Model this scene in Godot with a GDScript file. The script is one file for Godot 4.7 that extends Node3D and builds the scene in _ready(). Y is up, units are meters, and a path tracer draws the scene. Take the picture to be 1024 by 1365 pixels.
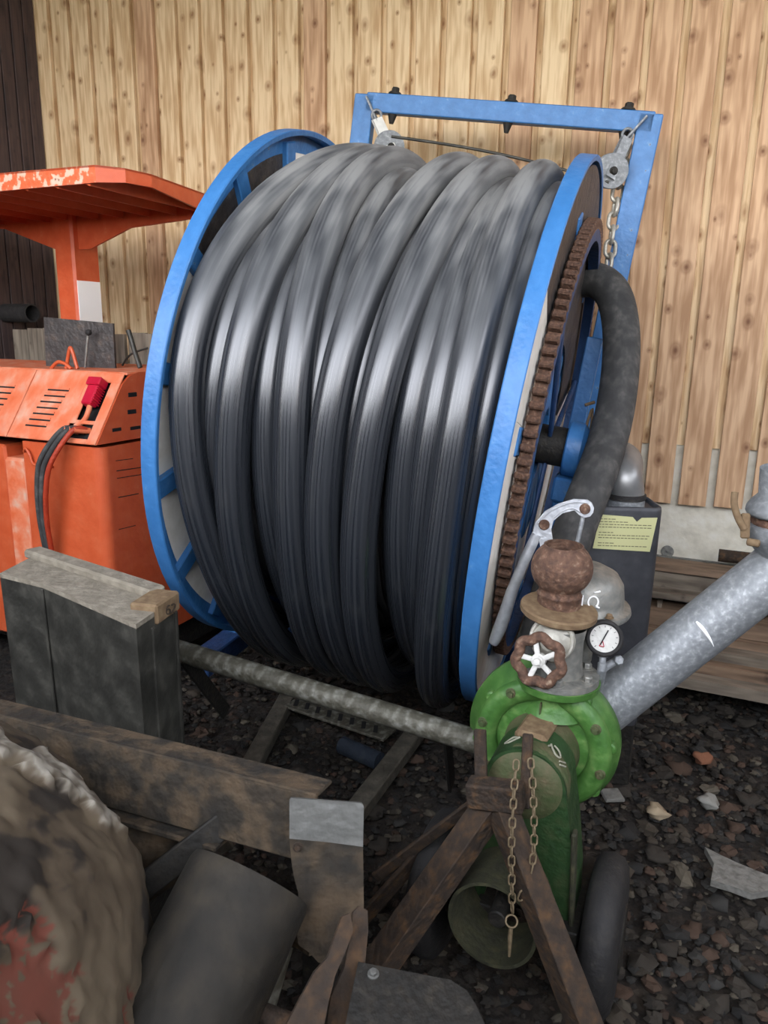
extends Node3D

# ---------------------------------------------------------------- helpers
var eye := Vector3(0, 1.65, 3.863)
var axis_right := Vector3.ZERO
var axis_up := Vector3.ZERO
var axis_forward := Vector3.ZERO
var rng := RandomNumberGenerator.new()
var smooth_id := 0
var used := {}
var mats := {}
var normals := {}
var reel_frame := Transform3D(Basis(Vector3(0.98654, -0.13057, -0.09842), Vector3(0.12992, 0.99144, -0.01296), Vector3(0.09927, 0, 0.99506)).orthonormalized(), Vector3(-1.0911, 1.3301, 1.1501))

# a place seen along the sight line (x, y of a 1024 x 1365 frame) at a distance along the lens axis, used to survey the scene
func at(x: float, y: float, depth: float) -> Vector3:
	return eye + (axis_forward + axis_right * ((x - 512.0) / 1000.0) - axis_up * ((y - 682.5) / 1000.0)) * depth

func at_height(x: float, y: float, h: float) -> Vector3:
	var d := at(x, y, 1.0) - eye
	return eye + d * ((h - eye.y) / d.y)

func at_z(x: float, y: float, z: float) -> Vector3:
	var d := at(x, y, 1.0) - eye
	return eye + d * ((z - eye.z) / d.z)

func S() -> SurfaceTool:
	var s := SurfaceTool.new()
	s.begin(Mesh.PRIMITIVE_TRIANGLES)
	return s

func vert(st: SurfaceTool, p: Vector3, uv := Vector2.ZERO) -> void:
	st.set_uv(uv)
	st.add_vertex(p)

func grid(st: SurfaceTool, rows: Array, closed_u: bool, closed_v := false, flat := false) -> void:
	smooth_id += 1
	st.set_smooth_group(-1 if flat else smooth_id)
	var nv := rows.size()
	var nu: int = rows[0].size()
	var iv := nv if closed_v else nv - 1
	var iu := nu if closed_u else nu - 1
	for i in iv:
		var a: PackedVector3Array = rows[i]
		var b: PackedVector3Array = rows[(i + 1) % nv]
		for j in iu:
			var k := (j + 1) % nu
			var u0 := float(j) / iu
			var u1 := float(j + 1) / iu
			var v0 := float(i) / iv
			var v1 := float(i + 1) / iv
			if not a[j].is_equal_approx(a[k]):
				vert(st, a[j], Vector2(u0, v0)); vert(st, b[k], Vector2(u1, v1)); vert(st, a[k], Vector2(u1, v0))
			if not b[j].is_equal_approx(b[k]):
				vert(st, a[j], Vector2(u0, v0)); vert(st, b[j], Vector2(u0, v1)); vert(st, b[k], Vector2(u1, v1))

func frame_y(o: Vector3, d: Vector3) -> Transform3D:
	var y := d.normalized()
	var x := y.cross(Vector3(0, 0, 1) if absf(y.z) < 0.9 else Vector3(1, 0, 0)).normalized()
	return Transform3D(Basis(x, y, x.cross(y)), o)

# frame whose z looks along d and whose y stays as upright as can be
func frame_z(o: Vector3, d: Vector3, up := Vector3.UP) -> Transform3D:
	var z := d.normalized()
	var x := up.cross(z).normalized()
	return Transform3D(Basis(x, z.cross(x), z), o)

func lathe(st: SurfaceTool, xf: Transform3D, prof: Array, seg := 32, flat := false, from := 0.0, sweep := TAU) -> void:
	# sharp corners: a repeated profile point starts a new smoothing run
	var runs := [[]]
	for i in prof.size():
		if i > 0 and (prof[i] as Vector2).is_equal_approx(prof[i - 1]):
			runs.append([])
		runs[-1].append(prof[i])
	var whole := sweep > TAU - 0.001
	for run in runs:
		if run.size() < 2: continue
		var rows := []
		for p in run:
			var ring := PackedVector3Array()
			for j in (seg if whole else seg + 1):
				var a := from + sweep * j / seg
				ring.append(xf * Vector3(p.x * cos(a), p.y, -p.x * sin(a)))
			rows.append(ring)
		grid(st, rows, whole, false, flat)

# a profile whose every corner is crisp
func crisp(p: Array) -> Array:
	var r := []
	for i in p.size():
		r.append(p[i])
		if i > 0 and i < p.size() - 1: r.append(p[i])
	return r

func disc(r: float, h: float, bevel := 0.003) -> Array:
	return crisp([Vector2(0, 0), Vector2(r - bevel, 0), Vector2(r, bevel), Vector2(r, h - bevel), Vector2(r - bevel, h), Vector2(0, h)])

func ring_profile(r_in: float, r_out: float, h: float, bevel := 0.003) -> Array:
	return crisp([Vector2(r_in, 0), Vector2(r_out - bevel, 0), Vector2(r_out, bevel), Vector2(r_out, h - bevel), Vector2(r_out - bevel, h), Vector2(r_in, h), Vector2(r_in, 0)])

func tube(st: SurfaceTool, pts: Array, rad, seg := 14, closed := false, caps := true) -> void:
	var n := pts.size()
	var rows := []
	var normal := Vector3.ZERO
	for i in n:
		var t: Vector3
		if closed:
			t = (pts[(i + 1) % n] - pts[(i - 1 + n) % n]).normalized()
		else:
			t = (pts[mini(i + 1, n - 1)] - pts[maxi(i - 1, 0)]).normalized()
		if i == 0:
			normal = t.cross(Vector3.UP if absf(t.y) < 0.9 else Vector3.RIGHT).normalized()
		normal = (normal - t * normal.dot(t)).normalized()
		var bin := t.cross(normal)
		var r: float = rad[i] if rad is Array else rad
		var ring := PackedVector3Array()
		for j in seg:
			var a := TAU * j / seg
			ring.append(pts[i] + (normal * cos(a) + bin * sin(a)) * r)
		rows.append(ring)
	grid(st, rows, true, closed)
	if caps and not closed:
		for e in [0, n - 1]:
			var c: Vector3 = pts[e]
			st.set_smooth_group(-1)
			for j in seg:
				var a: Vector3 = rows[e][j]
				var b: Vector3 = rows[e][(j + 1) % seg]
				if e == 0:
					vert(st, c); vert(st, a); vert(st, b)
				else:
					vert(st, c); vert(st, b); vert(st, a)

func spline(keys: Array, steps := 8) -> Array:
	var out := []
	var n := keys.size()
	for i in n - 1:
		var a = keys[maxi(i - 1, 0)]
		var b = keys[i]
		var c = keys[i + 1]
		var d = keys[mini(i + 2, n - 1)]
		for k in steps:
			var t := float(k) / steps
			out.append(0.5 * ((2.0 * b) + (c - a) * t + (2.0 * a - 5.0 * b + 4.0 * c - d) * t * t + (3.0 * b - a - 3.0 * c + d) * t * t * t))
	out.append(keys[n - 1])
	return out

func face(st: SurfaceTool, pts: Array, ctr: Vector3, uvs := []) -> void:
	st.set_smooth_group(-1)
	var nrm: Vector3 = (pts[1] - pts[0]).cross(pts[2] - pts[0])
	var mid := Vector3.ZERO
	for p in pts: mid += p / float(pts.size())
	var ccw := nrm.dot(mid - ctr) > 0.0
	for i in range(1, pts.size() - 1):
		var order := [0, i + 1, i] if ccw else [0, i, i + 1]
		for k in order:
			vert(st, pts[k], uvs[k] if uvs.size() else Vector2(pts[k].x, pts[k].y))

func box(st: SurfaceTool, xf: Transform3D, size: Vector3, bevel := 0.003) -> void:
	var h := size / 2
	var c := xf.origin
	var bv := minf(bevel, minf(h.x, minf(h.y, h.z)) * 0.6)
	if bv < 0.0002:
		for ax in 3:
			for s in [-1.0, 1.0]:
				var q := []
				for e in [[-1, -1], [1, -1], [1, 1], [-1, 1]]:
					var v := Vector3.ZERO
					v[ax] = s * h[ax]; v[(ax + 1) % 3] = e[0] * h[(ax + 1) % 3]; v[(ax + 2) % 3] = e[1] * h[(ax + 2) % 3]
					q.append(xf * v)
				face(st, q, c)
		return
	var V := func(sx: float, sy: float, sz: float, ax: int) -> Vector3:
		var v := Vector3(sx * (h.x - bv), sy * (h.y - bv), sz * (h.z - bv))
		v[ax] = signf(v[ax]) * h[ax]
		return xf * v
	for ax in 3:
		for s in [-1.0, 1.0]:
			var q := []
			for e in [[-1, -1], [1, -1], [1, 1], [-1, 1]]:
				var g := Vector3.ZERO
				g[ax] = s; g[(ax + 1) % 3] = e[0]; g[(ax + 2) % 3] = e[1]
				q.append(V.call(g.x, g.y, g.z, ax))
			face(st, q, c)
	for ax in 3:
		var b1 := (ax + 1) % 3
		var b2 := (ax + 2) % 3
		for s1 in [-1.0, 1.0]:
			for s2 in [-1.0, 1.0]:
				var g0 := Vector3.ZERO
				g0[b1] = s1; g0[b2] = s2
				var g1 := g0
				g0[ax] = -1.0; g1[ax] = 1.0
				face(st, [V.call(g0.x, g0.y, g0.z, b1), V.call(g1.x, g1.y, g1.z, b1), V.call(g1.x, g1.y, g1.z, b2), V.call(g0.x, g0.y, g0.z, b2)], c)
	for sx in [-1.0, 1.0]:
		for sy in [-1.0, 1.0]:
			for sz in [-1.0, 1.0]:
				face(st, [V.call(sx, sy, sz, 0), V.call(sx, sy, sz, 1), V.call(sx, sy, sz, 2)], c)

func beam(st: SurfaceTool, a: Vector3, b: Vector3, w: float, t: float, up := Vector3.UP, bevel := 0.003) -> void:
	# w across (along up), t thick
	var z := (b - a).normalized()
	var x := up.cross(z).normalized()
	box(st, Transform3D(Basis(x, z.cross(x), z), (a + b) / 2), Vector3(t, w, (b - a).length()), bevel)

func prism(st: SurfaceTool, xf: Transform3D, poly: PackedVector2Array, depth: float) -> void:
	var pl := poly.duplicate()
	if Geometry2D.is_polygon_clockwise(pl): pl.reverse()
	var tri := Geometry2D.triangulate_polygon(pl)
	st.set_smooth_group(-1)
	var hz := depth / 2
	for i in range(0, tri.size(), 3):
		var t := [pl[tri[i]], pl[tri[i + 1]], pl[tri[i + 2]]]
		if (t[1] - t[0]).cross(t[2] - t[0]) < 0: t = [t[0], t[2], t[1]]
		for k in [0, 2, 1]: vert(st, xf * Vector3(t[k].x, t[k].y, hz), t[k])
		for k in [0, 1, 2]: vert(st, xf * Vector3(t[k].x, t[k].y, -hz), t[k])
	var n := pl.size()
	for i in n:
		var a := pl[i]
		var b := pl[(i + 1) % n]
		var q := [xf * Vector3(a.x, a.y, -hz), xf * Vector3(b.x, b.y, -hz), xf * Vector3(b.x, b.y, hz), xf * Vector3(a.x, a.y, hz)]
		for k in [0, 2, 1, 0, 3, 2]: vert(st, q[k], a)

func arc_points(c: Vector2, r: float, a0: float, a1: float, n: int) -> PackedVector2Array:
	var o := PackedVector2Array()
	for i in n + 1:
		var a := lerpf(a0, a1, float(i) / n)
		o.append(c + Vector2(cos(a), sin(a)) * r)
	return o

func circle_loop(xf: Transform3D, r: float, n: int) -> Array:
	var o := []
	for i in n: o.append(xf * Vector3(r * cos(TAU * i / n), 0, -r * sin(TAU * i / n)))
	return o

func bolt(st: SurfaceTool, o: Vector3, d: Vector3, r := 0.009, h := 0.008) -> void:
	var xf := frame_y(o, d)
	lathe(st, xf, crisp([Vector2(r * 1.45, 0), Vector2(r * 1.45, 0.0025), Vector2(0, 0.0025)]), 14)
	lathe(st, xf.translated_local(Vector3(0, 0.0025, 0)), crisp([Vector2(r, 0), Vector2(r, h * 0.8), Vector2(r * 0.85, h), Vector2(0, h)]), 6, true)

func numbered(called: String) -> String:
	var k: int = used.get(called, 0)
	used[called] = k + 1
	return called if k == 0 else "%s_%03d" % [called, k]

func meta(o: Node, label: String, category: String, group := "") -> void:
	o.set_meta("label", label)
	o.set_meta("category", category)
	if group: o.set_meta("group", group)

func thing(called: String, label: String, category: String, where := Vector3.ZERO, group := "") -> Node3D:
	var o := Node3D.new()
	o.name = numbered(called)
	add_child(o, true)
	o.position = where
	meta(o, label, category, group)
	return o

func finish(st: SurfaceTool, m: Material) -> ArrayMesh:
	st.generate_normals()
	var mesh := st.commit()
	mesh.surface_set_material(0, m)
	return mesh

func sub(parent: Node, called: String, mesh: Mesh, xf := Transform3D.IDENTITY) -> MeshInstance3D:
	var mi := MeshInstance3D.new()
	mi.name = called if parent != self else numbered(called)
	mi.mesh = mesh
	mi.cast_shadow = GeometryInstance3D.SHADOW_CASTING_SETTING_ON
	parent.add_child(mi, true)
	mi.transform = xf
	return mi

# a part whose shape is written in world axes, under a thing that stands at its own base
func part(parent: Node3D, called: String, st: SurfaceTool, m: Material) -> MeshInstance3D:
	var xf := Transform3D.IDENTITY
	var o: Node = parent
	while o is Node3D and o != self:
		xf = (o as Node3D).transform * xf
		o = o.get_parent()
	return sub(parent, called, finish(st, m), xf.affine_inverse())

# a part whose shape is written in its parent's own axes
func own(parent: Node3D, called: String, st: SurfaceTool, m: Material) -> MeshInstance3D:
	return sub(parent, called, finish(st, m))

func structure(called: String, st: SurfaceTool, m: Material, label: String, category: String) -> MeshInstance3D:
	var o := sub(self, called, finish(st, m))
	o.set_meta("kind", "structure")
	meta(o, label, category)
	return o

# ---------------------------------------------------------------- materials
func noise(freq: float, oct := 4, salt := 0, kind := FastNoiseLite.TYPE_SIMPLEX_SMOOTH) -> FastNoiseLite:
	var n := FastNoiseLite.new()
	n.noise_type = kind
	n.seed = 11 + salt
	n.frequency = freq
	n.fractal_octaves = oct
	return n

func normal_texture(freq: float, strength: float) -> NoiseTexture2D:
	var key := "%.3f %.1f" % [freq, strength]
	if not normals.has(key):
		var t := NoiseTexture2D.new()
		t.width = 256; t.height = 256; t.seamless = true
		t.noise = noise(freq, 5, 3)
		t.as_normal_map = true
		t.bump_strength = strength
		normals[key] = t
	return normals[key]

# ramp: [[offset, colour], ...] over a smooth noise
func mk(key: String, ramp: Array, rough := 0.7, metal := 0.0, scale := 2.5, freq := 0.02, bump := 0.4, bump_freq := 0.05) -> StandardMaterial3D:
	if mats.has(key): return mats[key]
	var m := StandardMaterial3D.new()
	m.roughness = rough
	m.metallic = metal
	if ramp.size() == 1:
		m.albedo_color = ramp[0][1]
	else:
		var g := Gradient.new()
		var off := PackedFloat32Array()
		var col := PackedColorArray()
		for r in ramp:
			off.append(r[0]); col.append(r[1])
		g.offsets = off
		g.colors = col
		var t := NoiseTexture2D.new()
		t.width = 256; t.height = 256; t.seamless = true
		t.noise = noise(freq, 5, key.hash() % 997)
		t.color_ramp = g
		m.albedo_texture = t
	if bump > 0:
		m.normal_enabled = true
		m.normal_texture = normal_texture(bump_freq, 6.0)
		m.normal_scale = bump
	m.uv1_triplanar = true
	m.uv1_scale = Vector3.ONE * scale
	mats[key] = m
	return m

func c(r: int, g: int, b: int) -> Color:
	return Color(r / 255.0, g / 255.0, b / 255.0)

# sawn softwood: four boards side by side, grain along v, knots
func wood_texture(base: Color, late: Color, knot: Color, salt: int, knots: int) -> ImageTexture:
	var w := 512
	var h := 2048
	var grain := noise(0.035, 4, salt).get_seamless_image(w, 128)
	grain.resize(w, h, Image.INTERPOLATE_CUBIC)
	var blotch := noise(0.012, 3, salt + 5).get_seamless_image(w, 512)
	blotch.resize(w, h, Image.INTERPOLATE_BILINEAR)
	grain.convert(Image.FORMAT_RGB8); blotch.convert(Image.FORMAT_RGB8)
	var gd := grain.get_data()
	var bd := blotch.get_data()
	var out := PackedByteArray()
	out.resize(w * h * 3)
	var tone := []
	var r := RandomNumberGenerator.new()
	r.seed = 100 + salt
	for i in 4: tone.append(r.randf_range(-0.1, 0.1))
	for y in h:
		for x in w:
			var k := (y * w + x) * 3
			var g := clampf((gd[k] / 255.0 - 0.5) * 1.5 + 0.42 + (bd[k] / 255.0 - 0.5) * 0.9 + tone[x / 128], 0, 1)
			out[k] = int(255 * lerpf(base.r, late.r, g))
			out[k + 1] = int(255 * lerpf(base.g, late.g, g))
			out[k + 2] = int(255 * lerpf(base.b, late.b, g))
	var im := Image.create_from_data(w, h, false, Image.FORMAT_RGB8, out)
	for i in knots:
		var kx: float = (i % 4) * 128 + r.randf_range(12, 116)
		var ky := r.randf_range(0, h)
		var ra := r.randf_range(3.5, 9.0) if r.randf() < 0.7 else r.randf_range(8, 14)
		var rb := ra * r.randf_range(1.1, 1.8)
		var dark := r.randf_range(0.45, 1.0)
		for dy in range(-int(rb * 4), int(rb * 4) + 1):
			for dx in range(-int(ra * 3), int(ra * 3) + 1):
				var px := int(kx) + dx
				if px < 0 or px >= w or px / 128 != int(kx) / 128: continue
				var py := posmod(int(ky) + dy, h)
				var q := sqrt(dx * dx / (ra * ra) + dy * dy / (rb * rb))
				var f := dark * (clampf(1.3 - q, 0, 1) * 0.85 + 0.32 * exp(-pow((q - 1.5) * 1.6, 2)))
				if f > 0.02:
					im.set_pixel(px, py, im.get_pixel(px, py).lerp(knot, minf(f, 0.9)))
	return ImageTexture.create_from_image(im)

func wood_material(key: String, base: Color, late: Color, knot: Color, salt: int, knots := 110) -> StandardMaterial3D:
	var m := StandardMaterial3D.new()
	m.albedo_texture = wood_texture(base, late, knot, salt, knots)
	m.roughness = 0.75
	mats[key] = m
	return m

# an upright board standing on y = 0, its outer face at z = 0
func board_mesh(w: float, h: float, t: float, column: int, shift: float, m: Material) -> ArrayMesh:
	var st := S()
	var bv := 0.003
	var ctr := Vector3(0, h / 2, -t / 2)
	var uv := func(p: Vector3) -> Vector2:
		return Vector2((column + 0.06 + 0.88 * clampf((p.x - p.z) / w + 0.5, 0, 1)) / 4.0, p.y / 2.0 + shift)
	var quads := []
	var x0 := -w / 2
	var x1 := w / 2
	var P := func(x: float, y: float, z: float) -> Vector3: return Vector3(x, y, z)
	quads.append([P.call(x0 + bv, 0, 0), P.call(x1 - bv, 0, 0), P.call(x1 - bv, h, 0), P.call(x0 + bv, h, 0)])
	quads.append([P.call(x0 + bv, 0, 0), P.call(x0, 0, -bv), P.call(x0, h, -bv), P.call(x0 + bv, h, 0)])
	quads.append([P.call(x1 - bv, 0, 0), P.call(x1, 0, -bv), P.call(x1, h, -bv), P.call(x1 - bv, h, 0)])
	quads.append([P.call(x0, 0, -bv), P.call(x0, 0, -t), P.call(x0, h, -t), P.call(x0, h, -bv)])
	quads.append([P.call(x1, 0, -bv), P.call(x1, 0, -t), P.call(x1, h, -t), P.call(x1, h, -bv)])
	quads.append([P.call(x0, 0, -t), P.call(x1, 0, -t), P.call(x1, h, -t), P.call(x0, h, -t)])
	quads.append([P.call(x0, 0, -t), P.call(x1, 0, -t), P.call(x1, 0, 0), P.call(x0, 0, 0)])
	quads.append([P.call(x0, h, -t), P.call(x1, h, -t), P.call(x1, h, 0), P.call(x0, h, 0)])
	for q in quads:
		var uvs := []
		for p in q: uvs.append(uv.call(p))
		face(st, q, ctr, uvs)
	return finish(st, m)

# a plank lying along x, centred
func plank_mesh(l: float, w: float, t: float, column: int, shift: float, m: Material) -> ArrayMesh:
	var st := S()
	var h := Vector3(l, t, w) / 2
	for ax in 3:
		for s in [-1.0, 1.0]:
			var q := []
			var uvs := []
			for e in [[-1, -1], [1, -1], [1, 1], [-1, 1]]:
				var v := Vector3.ZERO
				v[ax] = s * h[ax]; v[(ax + 1) % 3] = e[0] * h[(ax + 1) % 3]; v[(ax + 2) % 3] = e[1] * h[(ax + 2) % 3]
				q.append(v)
				uvs.append(Vector2((column + 0.06 + 0.88 * clampf((v.z + v.y) / (w + t) + 0.5, 0, 1)) / 4.0, v.x / 2.0 + shift))
			face(st, q, Vector3.ZERO, uvs)
	return finish(st, m)

func hose_texture(rough: bool) -> ImageTexture:
	var w := 256
	var h := 1024
	var streak := noise(0.11, 4, 41).get_seamless_image(w, 40)
	streak.resize(w, h, Image.INTERPOLATE_CUBIC)
	var patch := noise(0.018, 4, 43).get_seamless_image(w, h)
	streak.convert(Image.FORMAT_RGB8); patch.convert(Image.FORMAT_RGB8)
	var sd := streak.get_data()
	var pd := patch.get_data()
	var out := PackedByteArray()
	out.resize(w * h * 3)
	for y in h:
		var ang := float(y) / h * 360.0
		if ang > 180: ang -= 360
		# settled dust on the upper third of the coil
		var base_dust := 1.0 - smoothstep(25.0, 78.0, absf(ang - 5.0))
		for x in w:
			var k := (y * w + x) * 3
			var s := sd[k] / 255.0
			var p := pd[k] / 255.0
			var d := clampf(base_dust * (0.30 + 1.0 * p) + (s - 0.52) * 0.42 + 0.09, 0.0, 1.0)
			if rough:
				var v := int(255 * clampf(0.25 + d * 0.6, 0, 1))
				out[k] = v; out[k + 1] = v; out[k + 2] = v
			else:
				out[k] = int(lerpf(28, 116, d))
				out[k + 1] = int(lerpf(31, 116, d))
				out[k + 2] = int(lerpf(36, 114, d))
	return ImageTexture.create_from_image(Image.create_from_data(w, h, false, Image.FORMAT_RGB8, out))

func depth_of(p: Vector3) -> float:
	return (p - eye).dot(axis_forward)

func _ready() -> void:
	rng.seed = 20240
	set_view()
	make_materials()
	build_barn()
	build_reel()
	build_hose()
	build_orange_machine()
	build_steel_box()
	build_pump()
	build_big_pipe()
	build_grey_tank()
	build_front_machine()
	build_lumber()
	build_ground_clutter()

func set_view() -> void:
	var yaw := deg_to_rad(23.743)
	var pitch := deg_to_rad(13.396)
	var roll := deg_to_rad(0.933)
	axis_forward = Vector3(-sin(yaw) * cos(pitch), -sin(pitch), -cos(yaw) * cos(pitch))
	var r := Vector3(cos(yaw), 0, -sin(yaw))
	var u := r.cross(axis_forward)
	axis_right = r * cos(roll) + u * sin(roll)
	axis_up = u * cos(roll) - r * sin(roll)
	var cam := Camera3D.new()
	cam.name = "camera"
	cam.fov = rad_to_deg(2.0 * atan(682.5 / 1000.0))
	cam.near = 0.05
	cam.far = 200.0
	add_child(cam)
	cam.transform = Transform3D(Basis(axis_right, axis_up, -axis_forward), eye)
	cam.current = true
	var we := WorldEnvironment.new()
	we.name = "sky"
	var e := Environment.new()
	e.background_mode = Environment.BG_SKY
	var sky := Sky.new()
	var sm := ProceduralSkyMaterial.new()
	sm.sky_top_color = Color(0.93, 0.95, 1.0)
	sm.sky_horizon_color = Color(1.0, 0.985, 0.96)
	sm.ground_horizon_color = Color(0.55, 0.55, 0.5)
	sm.ground_bottom_color = Color(0.3, 0.3, 0.27)
	sm.sky_energy_multiplier = 1.0
	sm.ground_energy_multiplier = 1.0
	sky.sky_material = sm
	e.sky = sky
	e.tonemap_mode = Environment.TONE_MAPPER_LINEAR
	e.tonemap_exposure = 10.2
	e.sdfgi_enabled = true
	e.ssao_enabled = true
	e.ssil_enabled = true
	we.environment = e
	add_child(we)

func make_materials() -> void:
	mk("blue", [[0.0, c(50, 104, 158)], [0.5, c(56, 112, 168)], [0.86, c(64, 120, 176)], [0.95, c(98, 138, 176)], [0.985, c(80, 66, 56)]], 0.45, 0.0, 3.0, 0.02, 0.15)
	mk("orange", [[0.0, c(192, 80, 42)], [0.5, c(200, 88, 49)], [0.85, c(204, 96, 58)], [1.0, c(205, 125, 92)]], 0.42, 0.0, 2.2, 0.018, 0.1)
	mk("orange_dusty", [[0.0, c(214, 96, 52)], [0.45, c(222, 122, 84)], [0.8, c(220, 158, 130)], [1.0, c(205, 175, 155)]], 0.6, 0.0, 2.0, 0.02, 0.1)
	mk("orange_chipped", [[0.0, c(216, 84, 36)], [0.5, c(222, 100, 58)], [0.56, c(226, 170, 145)], [0.86, c(220, 185, 165)], [0.93, c(120, 84, 66)]], 0.55, 0.0, 3.0, 0.02, 0.2)
	mk("orange_dark", [[0.0, c(150, 44, 18)], [1.0, c(178, 60, 26)]], 0.6, 0.0, 2.5)
	mk("green", [[0.0, c(50, 88, 36)], [0.5, c(66, 108, 46)], [0.8, c(92, 128, 66)], [1.0, c(120, 138, 80)]], 0.5, 0.0, 3.5, 0.02, 0.25)
	mk("green_dark", [[0.0, c(24, 44, 20)], [0.5, c(34, 62, 27)], [0.9, c(52, 66, 36)]], 0.6, 0.0, 3.5, 0.02, 0.3)  # pump green darkened for the leg, shade put into the colour
	mk("guard_dirty", [[0.0, c(34, 34, 22)], [0.6, c(54, 54, 34)], [1.0, c(76, 70, 46)]], 0.8, 0.0, 4.0, 0.02, 0.4)  # dirty guard colour, darkened further in place of shade low on the pump
	mk("gland", [[0.0, c(150, 146, 134)], [0.6, c(180, 176, 164)]], 0.55, 0.2, 4.0)
	mk("roller", [[0.0, c(26, 24, 19)], [0.5, c(40, 36, 29)], [1.0, c(66, 58, 45)]], 0.8, 0.1, 2.5, 0.02, 0.3)  # dirty roller, toned down to stand in for foreground shade
	mk("green_dusty", [[0.0, c(54, 72, 34)], [0.5, c(74, 78, 48)], [0.9, c(94, 84, 60)]], 0.75, 0.0, 4.0, 0.02, 0.4)
	mk("rust", [[0.0, c(58, 43, 36)], [0.45, c(92, 67, 53)], [0.7, c(114, 84, 66)], [0.9, c(160, 138, 116)]], 0.85, 0.1, 5.0, 0.03, 0.8)
	mk("rust_dark", [[0.0, c(32, 25, 19)], [0.5, c(54, 42, 31)], [0.85, c(90, 64, 38)]], 0.85, 0.1, 4.0, 0.03, 0.7)
	mk("rust_tan", [[0.0, c(98, 78, 56)], [0.5, c(118, 96, 70)], [0.9, c(134, 114, 86)]], 0.85, 0.1, 6.0, 0.02, 0.2)
	mk("galvanised", [[0.0, c(112, 115, 117)], [0.42, c(128, 131, 133)], [0.62, c(140, 143, 144)], [0.78, c(170, 172, 172)]], 0.5, 0.25, 4.0, 0.05, 0.25)
	mk("elbow_grey", [[0.0, c(118, 118, 118)], [0.6, c(136, 136, 135)], [1.0, c(150, 149, 146)]], 0.4, 0.5, 2.5, 0.02, 0.05)
	mk("galvanised_old", [[0.0, c(62, 60, 51)], [0.5, c(82, 79, 67)], [0.85, c(128, 127, 118)]], 0.6, 0.3, 3.5, 0.03, 0.4)
	mk("cast_alloy", [[0.0, c(168, 170, 174)], [0.6, c(194, 196, 199)], [1.0, c(210, 211, 213)]], 0.35, 0.4, 4.0, 0.03, 0.2)
	mk("alloy_dull", [[0.0, c(110, 110, 106)], [0.6, c(142, 141, 134)], [1.0, c(168, 160, 146)]], 0.5, 0.45, 4.0, 0.03, 0.3)
	mk("white_paint", [[0.0, c(190, 188, 180)], [0.6, c(212, 210, 202)]], 0.6, 0.0, 3.0)
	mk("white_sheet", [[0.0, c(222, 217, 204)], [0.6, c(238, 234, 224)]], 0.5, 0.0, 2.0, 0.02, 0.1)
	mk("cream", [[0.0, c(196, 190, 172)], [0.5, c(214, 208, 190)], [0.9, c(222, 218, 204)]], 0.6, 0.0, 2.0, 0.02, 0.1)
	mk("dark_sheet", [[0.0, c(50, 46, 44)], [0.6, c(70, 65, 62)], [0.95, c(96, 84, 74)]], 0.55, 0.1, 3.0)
	mk("black_rubber", [[0.0, c(24, 23, 22)], [0.6, c(36, 34, 33)], [0.95, c(62, 57, 50)]], 0.75, 0.0, 5.0, 0.02, 0.35)
	mk("rubber_dusty", [[0.0, c(44, 44, 44)], [0.55, c(60, 60, 59)], [0.95, c(104, 101, 96)]], 0.85, 0.0, 3.0, 0.02, 0.35)
	mk("tank_grey", [[0.0, c(52, 53, 57)], [0.6, c(64, 65, 69)], [1.0, c(80, 80, 82)]], 0.55, 0.0, 2.5, 0.02, 0.15)
	mk("steel_dark", [[0.0, c(24, 23, 20)], [0.6, c(40, 37, 32)], [1.0, c(64, 57, 46)]], 0.7, 0.2, 4.0, 0.03, 0.4)
	mk("steel_sheet", [[0.0, c(40, 39, 35)], [0.5, c(56, 55, 50)], [0.9, c(80, 78, 71)]], 0.5, 0.3, 2.2, 0.02, 0.15)
	mk("dust_grey", [[0.0, c(112, 104, 90)], [0.6, c(132, 124, 109)], [1.0, c(148, 140, 124)]], 0.95, 0.0, 3.0, 0.02, 0.4)
	mk("mud", [[0.0, c(58, 46, 32)], [0.38, c(88, 74, 54)], [0.6, c(110, 96, 74)], [0.85, c(140, 130, 112)]], 0.95, 0.0, 2.6, 0.018, 1.0, 0.03)
	mk("mud_light", [[0.0, c(70, 62, 50)], [0.5, c(118, 110, 96)], [0.85, c(160, 154, 142)]], 0.95, 0.0, 4.0, 0.03, 1.0, 0.03)
	mk("mud_steel", [[0.0, c(26, 24, 21)], [0.38, c(42, 37, 29)], [0.55, c(70, 58, 43)], [0.85, c(92, 75, 55)]], 0.9, 0.05, 2.6, 0.016, 0.8, 0.04)  # muddy steel, darkened in place of the dim foreground light
	mk("clean_steel", [[0.0, c(92, 92, 88)], [1.0, c(110, 109, 104)]], 0.55, 0.2, 3.0)  # bare sheet, tone lowered to imitate the dim foreground
	mk("red_plastic", [[0.0, c(176, 14, 44)], [1.0, c(200, 26, 58)]], 0.4, 0.0, 4.0, 0.02, 0.0)
	mk("earth", [[0.0, c(20, 17, 13)], [0.5, c(33, 27, 21)], [0.8, c(48, 40, 31)]], 0.97, 0.0, 1.6, 0.03, 1.2, 0.04)  # dark earth, lowered further to stand in for shade on the ground
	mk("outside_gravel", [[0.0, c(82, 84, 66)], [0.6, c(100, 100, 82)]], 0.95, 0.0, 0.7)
	mk("concrete", [[0.0, c(92, 90, 84)], [0.6, c(122, 120, 113)]], 0.9, 0.0, 3.0, 0.03, 0.5)
	mk("chain_steel", [[0.0, c(140, 134, 122)], [0.6, c(176, 172, 160)]], 0.4, 0.4, 8.0, 0.03, 0.1)
	mk("chain_old", [[0.0, c(92, 78, 58)], [0.6, c(128, 112, 86)]], 0.6, 0.4, 8.0, 0.03, 0.2)
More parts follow.
